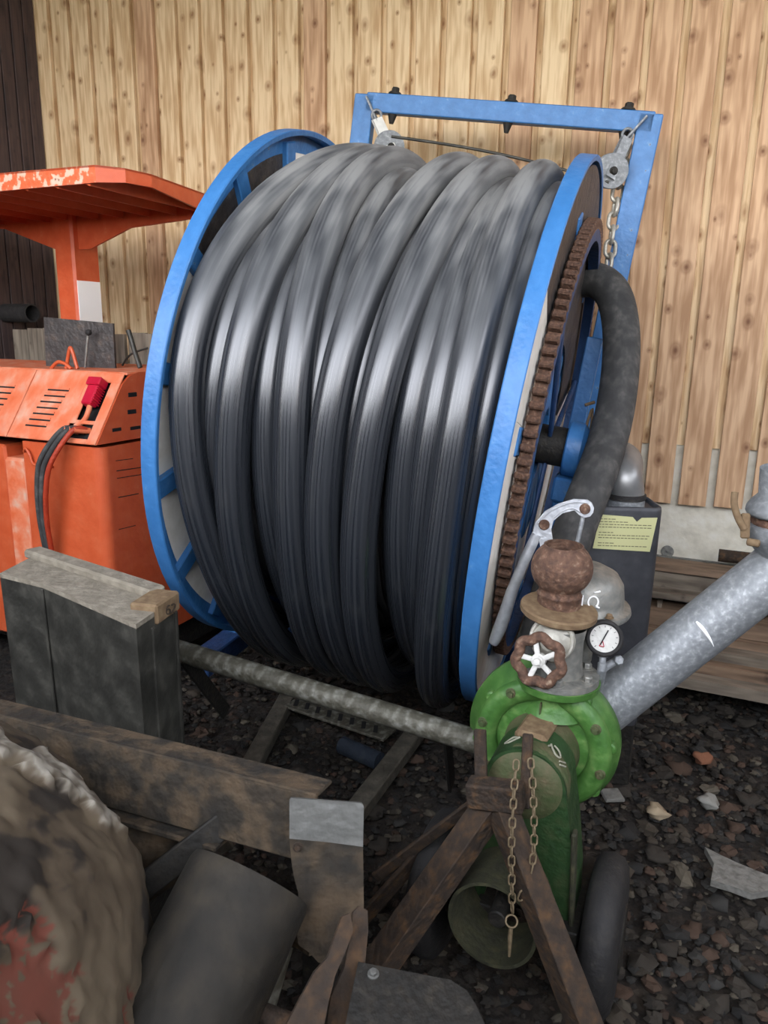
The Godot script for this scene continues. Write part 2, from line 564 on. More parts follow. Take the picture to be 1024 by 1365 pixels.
	mk("dusty_bar", [[0.0, c(58, 54, 45)], [0.6, c(78, 73, 62)], [1.0, c(98, 92, 80)]], 0.95, 0.0, 3.0, 0.02, 0.4)  # dusty bars, darkened in place of the shade below the reel
	mk("stub_blue", [[0.0, c(24, 32, 42)], [0.6, c(34, 44, 56)], [1.0, c(60, 62, 62)]], 0.8, 0.0, 3.0)
	mk("dark_blue", [[0.0, c(26, 50, 84)], [0.6, c(36, 66, 108)]], 0.6, 0.0, 3.0)
	mk("black", [[0.0, c(14, 14, 14)]], 0.7, 0.0, 1.0, 0.02, 0.0)
	mk("white_mark", [[0.0, c(246, 246, 244)]], 0.7, 0.0, 1.0, 0.02, 0.0)
	mk("chalk", [[0.0, c(148, 146, 128)]], 0.9, 0.0, 1.0, 0.02, 0.0)
	wood_material("pine", c(222, 196, 156), c(188, 154, 112), c(112, 72, 40), 1, 44)
	wood_material("pine_tan", c(204, 168, 132), c(166, 128, 94), c(100, 64, 40), 6, 44)
	wood_material("pine_brown", c(166, 128, 98), c(132, 96, 70), c(82, 52, 34), 2, 44)
	wood_material("stained", c(70, 54, 50), c(48, 37, 36), c(30, 22, 20), 3, 60)
	wood_material("weathered", c(138, 126, 110), c(96, 86, 74), c(58, 48, 38), 4, 50)
	wood_material("old_plank", c(136, 112, 90), c(92, 74, 58), c(54, 40, 30), 5, 60)

# ---------------------------------------------------------------- the barn
func build_barn() -> void:
	var left := -4.10
	var st := S()
	box(st, Transform3D(Basis(), Vector3(-0.25, 2.1, -0.13)), Vector3(7.9, 4.4, 0.12), 0.0)
	var back := structure("wall_back", st, mats.old_plank, "board-clad timber wall behind the hose reel", "wall")
	var pitch := 0.16
	var fronts := []
	var gaps := []
	var tans := []
	for i in 10:
		tans.append(board_mesh(0.125, 3.36, 0.030, i % 4, rng.randf(), mats.pine_tan))
		fronts.append(board_mesh(0.125, 3.36, 0.030, i % 4, rng.randf(), mats.pine))
		gaps.append(board_mesh(0.075, 3.10, 0.022, (i + 1) % 4, rng.randf(), mats.pine))
	var k := 0
	var x := -3.986 + pitch / 2 - pitch
	while x < 3.3:
		var f := sub(back, "board", (tans if x > -0.75 or k % 7 == 5 else fronts)[(k * 7 + 3) % 10], Transform3D(Basis(), Vector3(x, 0.862 + rng.randf_range(-0.004, 0.004), rng.randf_range(-0.002, 0.002))))
		f.name = "board"
		sub(back, "recessed_board", gaps[(k * 3 + 1) % 10], Transform3D(Basis(), Vector3(x + pitch / 2, 1.145 + rng.randf_range(-0.006, 0.006), -0.032)))
		x += pitch
		k += 1
	st = S()
	box(st, Transform3D(Basis(), Vector3(-0.25, 0.93, -0.06)), Vector3(7.7, 0.72, 0.02), 0.002)
	own(back, "white_panel", st, mats.cream).set_meta("label", "white base panel under the boards")
	st = S()
	lathe(st, frame_y(at_z(890, 735, -0.05), Vector3(0, 0, 1)), disc(0.031, 0.006, 0.002), 28)
	bolt(st, at_z(890, 735, -0.044), Vector3(0, 0, 1), 0.005, 0.005)
	own(back, "washer", st, mats.alloy_dull).set_meta("label", "round grey washer on the white panel")
	st = S()
	box(st, Transform3D(Basis(), Vector3(-0.25, 0.28, -0.09)), Vector3(7.7, 0.6, 0.12), 0.0)
	own(back, "plinth", st, mats.concrete)
	# stained wall meeting it at the left corner
	st = S()
	box(st, Transform3D(Basis(), Vector3(left - 0.11, 2.1, 2.4)), Vector3(0.12, 4.4, 5.0), 0.0)
	var side := structure("wall_left", st, mats.stained, "dark brown stained board wall meeting the pale wall at the left corner", "wall")
	var dark := []
	for i in 6: dark.append(board_mesh(0.084, 4.1, 0.02, i % 4, rng.randf(), mats.stained))
	var z := 0.05
	k = 0
	while z < 4.8:
		sub(side, "stained_board", dark[k * 5 % 6], Transform3D(Basis(Vector3.UP, PI / 2), Vector3(left, 0.05, z)))
		z += 0.092
		k += 1
	st = S()
	tube(st, [Vector3(left - 0.02, 1.735, 0.42), Vector3(left + 0.25, 1.735, 0.44)], 0.055, 24, false, false)
	tube(st, [Vector3(left + 0.25, 1.735, 0.44), Vector3(left - 0.02, 1.735, 0.42)], 0.046, 24, false, false)
	lathe(st, frame_y(Vector3(left + 0.25, 1.735, 0.44), Vector3(1, 0, 0.1)), [Vector2(0.055, 0), Vector2(0.046, 0.001)], 24)
	var dp := thing("drain_pipe", "short black plastic pipe end poking out of the dark stained wall", "pipe", Vector3(left, 1.68, 0.43))
	part(dp, "pipe_end", st, mats.black_rubber)
	# unseen roof and posts, with walls added to dim the lower scene
	st = S()
	for q in [Vector3(3.5, 2.1, 0.1), Vector3(3.5, 2.1, 4.9)]:
		box(st, Transform3D(Basis(), q), Vector3(0.16, 4.3, 0.16), 0.006)
	structure("trim_1", st, mats.pine_brown, "timber posts carrying the open right side of the shed roof", "posts")
	st = S()
	box(st, Transform3D(Basis(), Vector3(-0.3, 1.06, 5.1)), Vector3(7.6, 2.12, 0.12), 0.004)  # half wall added behind the viewer to block low light
	structure("wall_front_added", st, mats.stained, "dark board half wall added unseen behind the viewer to dim the lower shed", "wall")
	st = S()
	box(st, Transform3D(Basis(), Vector3(3.5, 1.55, 2.5)), Vector3(0.12, 3.1, 4.7), 0.004)  # wall added on the right to hold back light from the side
	structure("wall_right_added", st, mats.stained, "dark board wall added unseen on the right, open under the eaves, to cut low light", "wall")
	st = S()
	box(st, Transform3D(Basis(), Vector3(-0.25, 4.28, 2.5)), Vector3(8.1, 0.12, 5.4), 0.0)
	structure("ceiling", st, mats.stained, "dark boarded underside of the shed roof", "ceiling")
	# ground: trodden earth and stones, then the yard in front of the shed
	var n := noise(1.1, 4, 77)
	var rows := []
	for iz in 91:
		var row := PackedVector3Array()
		for ix in 131:
			var px := -4.3 + 8.1 * ix / 130.0
			var pz := 5.2 - 5.4 * iz / 90.0
			row.append(Vector3(px, n.get_noise_2d(px * 2.5, pz * 2.5) * 0.022 + n.get_noise_2d(px * 9.0, pz * 9.0) * 0.012 - 0.012, pz))
		rows.append(row)
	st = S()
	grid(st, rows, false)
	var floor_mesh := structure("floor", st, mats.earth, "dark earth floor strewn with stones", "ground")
	st = S()
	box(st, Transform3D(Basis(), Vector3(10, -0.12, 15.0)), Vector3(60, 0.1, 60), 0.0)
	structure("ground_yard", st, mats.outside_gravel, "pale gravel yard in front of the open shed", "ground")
	scatter_stones(floor_mesh)

func stone_shape(salt: int, seg: int, rings: int) -> ArrayMesh:
	var r := RandomNumberGenerator.new()
	r.seed = salt
	var n := noise(0.9, 2, salt)
	var flat := r.randf_range(0.38, 0.7)
	var long := r.randf_range(1.0, 1.5)
	var rows := []
	for i in rings + 1:
		var th := PI * i / rings
		var ring := PackedVector3Array()
		for j in seg:
			var a := -TAU * j / seg
			var d := Vector3(sin(th) * cos(a), -cos(th), sin(th) * sin(a))
			var q := 1.0 + 0.75 * n.get_noise_3dv(d * 1.1)
			# faceted like broken rock
			q *= 1.0 - 0.12 * r.randf() * (1.0 if salt % 2 else 0.3) * (1.0 if i > 0 and i < rings else 0.0)
			ring.append(Vector3(d.x * long, d.y * flat, d.z) * q * 0.5)
		rows.append(ring)
	var st := S()
	grid(st, rows, true, false, salt % 2 == 1)
	st.generate_normals()
	return st.commit()

func scatter_stones(ground: Node3D) -> void:
	var tones := [c(50, 44, 36), c(34, 32, 29), c(60, 52, 41), c(92, 84, 70), c(70, 52, 39), c(48, 46, 42), c(42, 36, 28)]  # stone colours lowered to stand in for ground shade
	var ms := []
	for i in tones.size():
		var t: Color = tones[i]
		ms.append(mk("stone %d" % i, [[0.0, t.darkened(0.3)], [0.55, t], [0.95, t.lightened(0.15)]], 0.9, 0.0, 9.0, 0.03, 0.7))
	var shapes := []
	for i in 7:
		for m in ms.size():
			var mesh := stone_shape(50 + i, 7, 5)
			mesh.surface_set_material(0, ms[m])
			shapes.append(mesh)
	var placed := 0
	var tries := 0
	var centres := []
	while placed < 290 and tries < 9000:
		tries += 1
		var p: Vector3
		if placed < 235:
			p = at_height(rng.randf_range(790, 1040), rng.randf_range(885, 1400), 0.0)
		else:
			p = at_height(rng.randf_range(215, 600), rng.randf_range(890, 1130), 0.0)
		if p.z < 0.12: continue
		var s := 0.03 + 0.055 * pow(rng.randf(), 2.2)
		var clear := true
		for q in centres:
			if Vector2(q.x - p.x, q.z - p.z).length() < (q.y + s) * 0.42:
				clear = false
				break
		if not clear: continue
		centres.append(Vector3(p.x, s, p.z))
		var kind := rng.randi() % 7
		var tone := rng.randi() % 7
		if tone == 3 and rng.randf() < 0.6: tone = 0
		var b := Basis(Vector3.UP, rng.randf() * TAU) * Basis(Vector3.RIGHT, rng.randf_range(-0.25, 0.25))
		sub(ground, "stone", shapes[kind * 7 + tone], Transform3D(b.scaled(Vector3.ONE * s), p + Vector3(0, s * 0.05, 0)))
		placed += 1
	var mm := MultiMesh.new()
	mm.transform_format = MultiMesh.TRANSFORM_3D
	mm.use_colors = true
	var pebble := stone_shape(61, 6, 4)
	var pm := StandardMaterial3D.new()
	pm.vertex_color_use_as_albedo = true
	pm.roughness = 0.92
	pebble.surface_set_material(0, pm)
	mm.mesh = pebble
	mm.instance_count = 14000
	for i in mm.instance_count:
		var p := Vector3(rng.randf_range(-2.3, 1.4), 0, rng.randf_range(0.05, 2.9))
		var s := 0.010 + 0.028 * pow(rng.randf(), 2.0)
		var b := Basis(Vector3.UP, rng.randf() * TAU) * Basis(Vector3.RIGHT, rng.randf_range(-0.4, 0.4))
		mm.set_instance_transform(i, Transform3D(b.scaled(Vector3.ONE * s), p + Vector3(0, s * 0.1, 0)))
		var t: Color = tones[rng.randi() % 7]
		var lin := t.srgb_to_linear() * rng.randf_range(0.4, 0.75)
		mm.set_instance_color(i, Color(lin.r, lin.g, lin.b))
	var pebbles := MultiMeshInstance3D.new()
	pebbles.name = "pebbles"
	pebbles.multimesh = mm
	ground.add_child(pebbles, true)
	pebbles.set_meta("kind", "stuff")

# ---------------------------------------------------------------- the hose reel
func on_x(x: float) -> Transform3D:
	return Transform3D(Basis(Vector3(0, 0, 1), Vector3(1, 0, 0), Vector3(0, 1, 0)), Vector3(x, 0, 0))

# turn about the axle: 0 is the top, growing towards the front
func spoke_frame(x: float, deg: float) -> Transform3D:
	var a := deg_to_rad(deg)
	var out := Vector3(0, cos(a), sin(a))
	return Transform3D(Basis(Vector3(1, 0, 0), out, Vector3(1, 0, 0).cross(out)), Vector3(x, 0, 0))

func build_reel() -> void:
	var reel := thing("hose_reel", "big blue steel hose reel leaning to the right, with toothed rim and overhead frame", "hose reel")
	reel.transform = reel_frame
	var st: SurfaceTool
	for side in [-1.0, 1.0]:
		var x0: float = -0.529 if side < 0 else 0.476
		st = S()
		lathe(st, on_x(x0), crisp([Vector2(0.952, 0.002), Vector2(0.967, 0), Vector2(0.97, 0.003), Vector2(0.97, 0.050), Vector2(0.967, 0.053), Vector2(0.952, 0.051), Vector2(0.952, 0.002)]), 120)
		var inner := 0.0 if side < 0 else 0.0
		lathe(st, on_x(x0 + inner), crisp([Vector2(0.895, 0), Vector2(0.953, 0), Vector2(0.953, 0.006), Vector2(0.895, 0.006), Vector2(0.895, 0)]), 120)
		var rim := own(reel, "rim", st, mats.blue)
		rim.set_meta("label", "left rim of the reel" if side < 0 else "right rim of the reel")
		for i in 16:
			var deg := 11.25 + 22.5 * i + (3.0 if side < 0 else 0.0)
			st = S()
			box(st, spoke_frame(x0 + (0.014 if side < 0 else 0.027), deg).translated_local(Vector3(0, 0.53, 0)), Vector3(0.024, 0.80, 0.066), 0.004)
			own(reel, "spoke", st, mats.blue)
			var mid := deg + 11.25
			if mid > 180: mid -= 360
			var dark := (mid > 22 and mid < 62) if side < 0 else (mid > -75 and mid < 52)  # left dark panels stand in for shadowed gaps between spokes
			st = S()
			var xp: float = x0 + (0.003 if side < 0 else 0.044)
			var a0 := deg_to_rad(mid - 11.2)
			var poly := PackedVector2Array()
			for k in 7:
				var a := a0 + deg_to_rad(22.4) * k / 6.0
				poly.append(Vector2(sin(a), cos(a)) * 0.94)
			for k in 7:
				var a := a0 + deg_to_rad(22.4) * (6 - k) / 6.0
				poly.append(Vector2(sin(a), cos(a)) * 0.36)
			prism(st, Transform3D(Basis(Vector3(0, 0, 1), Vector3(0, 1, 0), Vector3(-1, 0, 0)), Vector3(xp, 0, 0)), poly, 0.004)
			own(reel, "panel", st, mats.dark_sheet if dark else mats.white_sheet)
	# drum under the coils
	st = S()
	lathe(st, on_x(-0.476), disc(0.72, 0.952, 0.004), 64)
	own(reel, "drum", st, mats.dark_sheet)
	# toothed ring
	st = S()
	lathe(st, on_x(0.530), crisp([Vector2(0.715, 0), Vector2(0.755, 0), Vector2(0.755, 0.036), Vector2(0.75, 0.038), Vector2(0.715, 0.038), Vector2(0.715, 0)]), 120)
	var gear := own(reel, "gear_ring", st, mats.dark_blue)
	gear.set_meta("label", "dark blue ring carrying rusty gear teeth")
	st = S()
	box(st, Transform3D(Basis(), Vector3(0, 0, 0)), Vector3(0.040, 0.036, 0.020), 0.004)
	var tooth := finish(st, mats.rust)
	for i in 126:
		sub(gear, "tooth", tooth, spoke_frame(0.549, 360.0 / 126 * i).translated_local(Vector3(0, 0.768, 0)))
	st = S()
	lathe(st, on_x(0.5305), crisp([Vector2(0.753, 0), Vector2(0.762, 0), Vector2(0.762, 0.036), Vector2(0.753, 0.036)]), 120)
	own(gear, "tooth_root", st, mats.rust)
	for i in 3:
		st = S()
		box(st, spoke_frame(0.545, 45 + 120.0 * i).translated_local(Vector3(0, 0.40, 0)), Vector3(0.015, 0.66, 0.04), 0.004)
		own(reel, "gear_arm", st, mats.dark_blue)
	for i in 6:
		st = S()
		box(st, spoke_frame(0.514, 22 + 60.0 * i).translated_local(Vector3(0, 0.755, 0)), Vector3(0.028, 0.12, 0.08), 0.004)
		own(reel, "gear_bracket", st, mats.blue)
	# axle, bearing, collar
	st = S()
	lathe(st, on_x(-0.62), disc(0.072, 1.30, 0.004), 40)
	own(reel, "axle", st, mats.steel_dark)
	st = S()
	lathe(st, on_x(0.605), crisp([Vector2(0.07, 0), Vector2(0.095, 0), Vector2(0.10, 0.005), Vector2(0.10, 0.055), Vector2(0.082, 0.07), Vector2(0.082, 0.10), Vector2(0.06, 0.10)]), 44)
	own(reel, "bearing", st, mats.blue)
	st = S()
	lathe(st, on_x(0.685), ring_profile(0.05, 0.118, 0.016), 44)
	lathe(st, on_x(0.703), ring_profile(0.05, 0.118, 0.016), 44)
	own(reel, "swivel_flange", st, mats.alloy_dull)
	st = S()
	for i in 8:
		var f := spoke_frame(0.719, 22.5 + 45 * i)
		bolt(st, f * Vector3(0, 0.098, 0), Vector3(1, 0, 0), 0.009, 0.010)
	own(reel, "flange_bolts", st, mats.rust_tan)
	# stands and base frame
	for side in [-1.0, 1.0]:
		st = S()
		box(st, Transform3D(Basis(), Vector3(side * 0.645, -0.145, 0)), Vector3(0.11, 0.09, 0.15), 0.008)
		own(reel, "bearing_block", st, mats.blue)
		st = S()
		beam(st, Vector3(side * 0.645, -0.19, 0.0), Vector3(side * 0.645, -1.08, 0.0), 0.12, 0.09, Vector3(0, 0, 1), 0.006)
		own(reel, "stand", st, mats.blue)
		st = S()
		beam(st, Vector3(side * 0.645, -1.12, -0.80), Vector3(side * 0.645, -1.12, 0.32), 0.10, 0.09, Vector3.UP, 0.006)
		own(reel, "base_beam", st, mats.dark_blue)
		# overhead frame legs, upright behind the drum
		st = S()
		beam(st, Vector3(side * 0.625, 1.30, -0.725), Vector3(side * 0.625, -1.12, -0.725), 0.05, 0.095, Vector3(0, 0, 1), 0.004)
		own(reel, "frame_leg", st, mats.blue)
		st = S()
		beam(st, Vector3(side * 0.61, 0.40, -0.34), Vector3(side * 0.61, -1.08, -0.30), 0.06, 0.06, Vector3(0, 0, 1), 0.004)
		own(reel, "frame_strut", st, mats.blue)
	st = S()
	beam(st, Vector3(-0.615, 1.268, -0.725), Vector3(0.64, 1.268, -0.725), 0.080, 0.05, Vector3.UP, 0.004)
	own(reel, "frame_crossbar", st, mats.blue)
	for z in [-0.62, -0.30]:
		st = S()
		beam(st, Vector3(-0.64, -1.12, z), Vector3(0.64, -1.12, z), 0.09, 0.08, Vector3.UP, 0.006)
		own(reel, "base_crossbeam", st, mats.dark_blue)
	# eye bolts and gussets on the crossbar
	for x in [-0.49, 0.04, 0.53]:
		st = S()
		lathe(st, frame_y(Vector3(x, 1.308, -0.725), Vector3.UP), disc(0.03, 0.008, 0.002), 20)
		bolt(st, Vector3(x, 1.316, -0.725), Vector3.UP, 0.018, 0.020)
		tube(st, [Vector3(x, 1.23, -0.725), Vector3(x, 1.19, -0.725)], [0.022, 0.010], 12)
		own(reel, "eye_bolt", st, mats.steel_dark)
	for side in [-1.0, 1.0]:
		st = S()
		beam(st, Vector3(side * 0.61, 1.285, -0.695), Vector3(side * 0.525, 1.16, -0.69), 0.035, 0.008, Vector3(0, 0, 1), 0.001)
		own(reel, "corner_gusset", st, mats.galvanised)
	# crooked galvanised pipe in front of the drum, carried by the frame
	st = S()
	tube(st, [Vector3(-0.47, -0.70, 0.95), Vector3(0.60, -0.70, 0.95)], 0.033, 24)
	var fp := thing("front_pipe", "long dull galvanised pipe lying in front of the lower coils of the reel", "pipe")
	fp.transform = reel_frame * Transform3D(Basis(), Vector3(0, -0.70, 0.95))
	reel_part(fp, "pipe", st, mats.galvanised_old)
	st = S()
	lathe(st, on_x(-0.455).translated(Vector3(0, -0.70, 0.95)), ring_profile(0.03, 0.044, 0.018), 28)
	lathe(st, on_x(-0.425).translated(Vector3(0, -0.70, 0.95)), ring_profile(0.03, 0.040, 0.012), 28)
	reel_part(fp, "collar", st, mats.galvanised_old)
	for x in [-0.36, 0.50]:
		st = S()
		beam(st, Vector3(x, -0.72, 0.93), Vector3(x, -1.10, 0.60), 0.05, 0.012, Vector3(0, 0.6, 0.7), 0.002)
		reel_part(fp, "bracket", st, mats.steel_dark)
	# pulleys, cable and chain hung from the frame
	for s in [-1.0, 1.0]:
		var hook := reel_frame * Vector3(s * 0.55 + 0.0, 1.20, -0.69)
		var d := depth_of(hook)
		var ctr := at(815, 228, d) if s > 0 else at(519, 196, d)
		var face_dir := (eye - ctr).normalized() * 0.8 + Vector3(0.3, 0, 0)
		var fr := frame_y(ctr, face_dir)
		var pu := thing("pulley", "galvanised pulley block hung at the right corner of the blue frame" if s > 0 else "pale pulley block hung at the left corner of the blue frame", "pulley", ctr, "pulleys under the blue frame")
		st = S()
		lathe(st, fr.translated_local(Vector3(0, -0.017, 0)), crisp([Vector2(0.012, 0), Vector2(0.066, 0), Vector2(0.068, 0.003), Vector2(0.058, 0.014), Vector2(0.058, 0.02), Vector2(0.068, 0.031), Vector2(0.066, 0.034), Vector2(0.012, 0.034)]), 36)
		part(pu, "sheave", st, mats.galvanised)
		var up := (hook - ctr)
		for q in [-1.0, 1.0]:
			st = S()
			var off: Vector3 = fr.basis.y * 0.024 * q
			beam(st, ctr - up.normalized() * 0.03 + off, hook + off * 0.5, 0.045, 0.005, fr.basis.y.cross(up).normalized(), 0.001)
			part(pu, "cheek_plate", st, mats.white_paint if s < 0 else mats.galvanised)
		st = S()
		bolt(st, ctr + fr.basis.y * 0.028, fr.basis.y, 0.012, 0.010)
		part(pu, "pin", st, mats.steel_dark)
		st = S()
		tube(st, circle_loop(frame_y(hook + Vector3(0, 0.012, 0), fr.basis.y), 0.022, 18), 0.006, 8, true)
		part(pu, "shackle", st, mats.galvanised)
	var dc := depth_of(reel_frame * Vector3(0, 1.2, -0.70))
	var wl := at(522, 182, dc)
	var wr := at(812, 243, depth_of(reel_frame * Vector3(0.55, 1.2, -0.69)))
	st = S()
	var wp := []
	for i in 13:
		var t := i / 12.0
		wp.append(wl.lerp(wr, t) + Vector3(0, 0.02 * sin(PI * t), 0))
	tube(st, wp, 0.006, 8)
	var cable := thing("cable", "thin grey wire cable strung between the two pulleys", "cable", wl)
	part(cable, "wire", st, mats.steel_sheet)
	var ch := thing("frame_chain", "bright steel link chain hanging beside the right frame leg", "chain", at(838, 205, 3.2))
	hang_chain(ch, [at(842, 186, 3.18), at(832, 215, 3.18), at(823, 260, 3.18), at(815, 320, 3.18), at(810, 372, 3.18)], 0.088, 0.0085, 0.030, mats.chain_steel)

# a part written in the reel's axes, under another thing
func reel_part(parent: Node3D, called: String, st: SurfaceTool, m: Material) -> MeshInstance3D:
	return sub(parent, called, finish(st, m), parent.transform.affine_inverse() * reel_frame)

func hang_chain(owner_thing: Node3D, keys: Array, length: float, wire: float, half: float, m: Material) -> void:
	var st := S()
	var pts := []
	var straight := length / 2 - half
	for p in arc_points(Vector2(0, straight), half - wire, 0, PI, 8): pts.append(Vector3(p.x, p.y, 0))
	for p in arc_points(Vector2(0, -straight), half - wire, PI, TAU, 8): pts.append(Vector3(p.x, p.y, 0))
	tube(st, pts, wire, 8, true)
	var mesh := finish(st, m)
	var path := spline(keys, 40)
	var step := length - 3.4 * wire
	var gone := 0.0
	var next := 0.0
	var k := 0
	for i in path.size() - 1:
		var seg: Vector3 = path[i + 1] - path[i]
		while gone + seg.length() > next:
			var p: Vector3 = path[i] + seg.normalized() * (next - gone)
			var f := frame_y(p, -seg)
			f.basis = f.basis * Basis(Vector3.UP, 0.5 + (PI / 2 if k % 2 else 0.0) + rng.randf_range(-0.15, 0.15))
			sub(owner_thing, "link", mesh, owner_thing.transform.affine_inverse() * f)
			next += step
			k += 1
		gone += seg.length()

func build_hose() -> void:
	var hm := StandardMaterial3D.new()
	hm.albedo_texture = hose_texture(false)
	hm.roughness_texture = hose_texture(true)
	hm.roughness_texture_channel = BaseMaterial3D.TEXTURE_CHANNEL_RED
	hm.roughness = 1.0
	hm.metallic_specular = 0.8
	mats["hose"] = hm
	# each turn: drift along the axle in three harmonics, 1 = under layer
	var turns := [
		[-0.293, -0.012, -0.073, 0.045, -0.029, 0.021, 0.012, 0], [-0.339, -0.012, -0.010, 0.010, -0.007, 0.005, 0.008, 1],
		[-0.207, -0.015, -0.041, 0.023, -0.010, 0.005, 0.002, 0], [-0.173, -0.037, -0.006, 0.006, -0.016, 0.007, 0.006, 1],
		[-0.092, -0.051, 0.002, -0.002, -0.016, 0.003, -0.002, 0], [-0.084, -0.024, 0.031, -0.008, 0.007, -0.003, 0.009, 1],
		[0.074, -0.001, -0.028, 0.018, -0.006, 0.004, 0.006, 0], [0.072, 0.002, -0.006, 0.002, -0.001, 0.001, 0.0, 1],
		[0.182, 0.014, -0.022, 0.014, -0.001, 0.004, 0.004, 0], [0.265, -0.019, -0.016, 0.011, -0.007, 0.002, 0.005, 1],
		[0.303, -0.012, -0.001, 0.0, -0.005, 0.002, -0.001, 1], [0.367, -0.002, 0.006, -0.004, -0.004, 0.005, -0.001, 0],
		[0.428, -0.002, -0.002, -0.001, -0.002, -0.001, -0.003, 1]]
	var hose := thing("hose", "thick black rubber hose wound in slack coils on the blue reel", "hose")
	hose.transform = reel_frame
	for t in turns:
		var pts := []
		var n := 128
		for i in n:
			var a := TAU * i / n
			var x: float = t[0] + t[1] * cos(a) + t[2] * sin(a) + t[3] * cos(2 * a) + t[4] * sin(2 * a) + t[5] * cos(3 * a) + t[6] * sin(3 * a)
			x = clampf(x, -0.450, 0.428)
			var r: float = (0.836 if t[7] else 0.892) + (0.035 if t[7] else 0.095) * pow(maxf(0.0, -cos(a)), 1.3)
			pts.append(Vector3(x, r * cos(a), r * sin(a)))
		var st := S()
		tube(st, pts, 0.048 if t[7] else 0.053, 24, true)
		own(hose, "hose_coil", st, hm)
	# the under layers show through the gaps
	for k in 9:
		var st := S()
		lathe(st, on_x(-0.42 + 0.105 * k), arc_profile(0.755, 0.047), 72)
		own(hose, "under_coil", st, hm)

func arc_profile(r: float, h: float) -> Array:
	var o := []
	for i in 13:
		var a := -PI / 2 + PI * i / 12.0
		o.append(Vector2(r + h * cos(a), h * sin(a)))
	return o

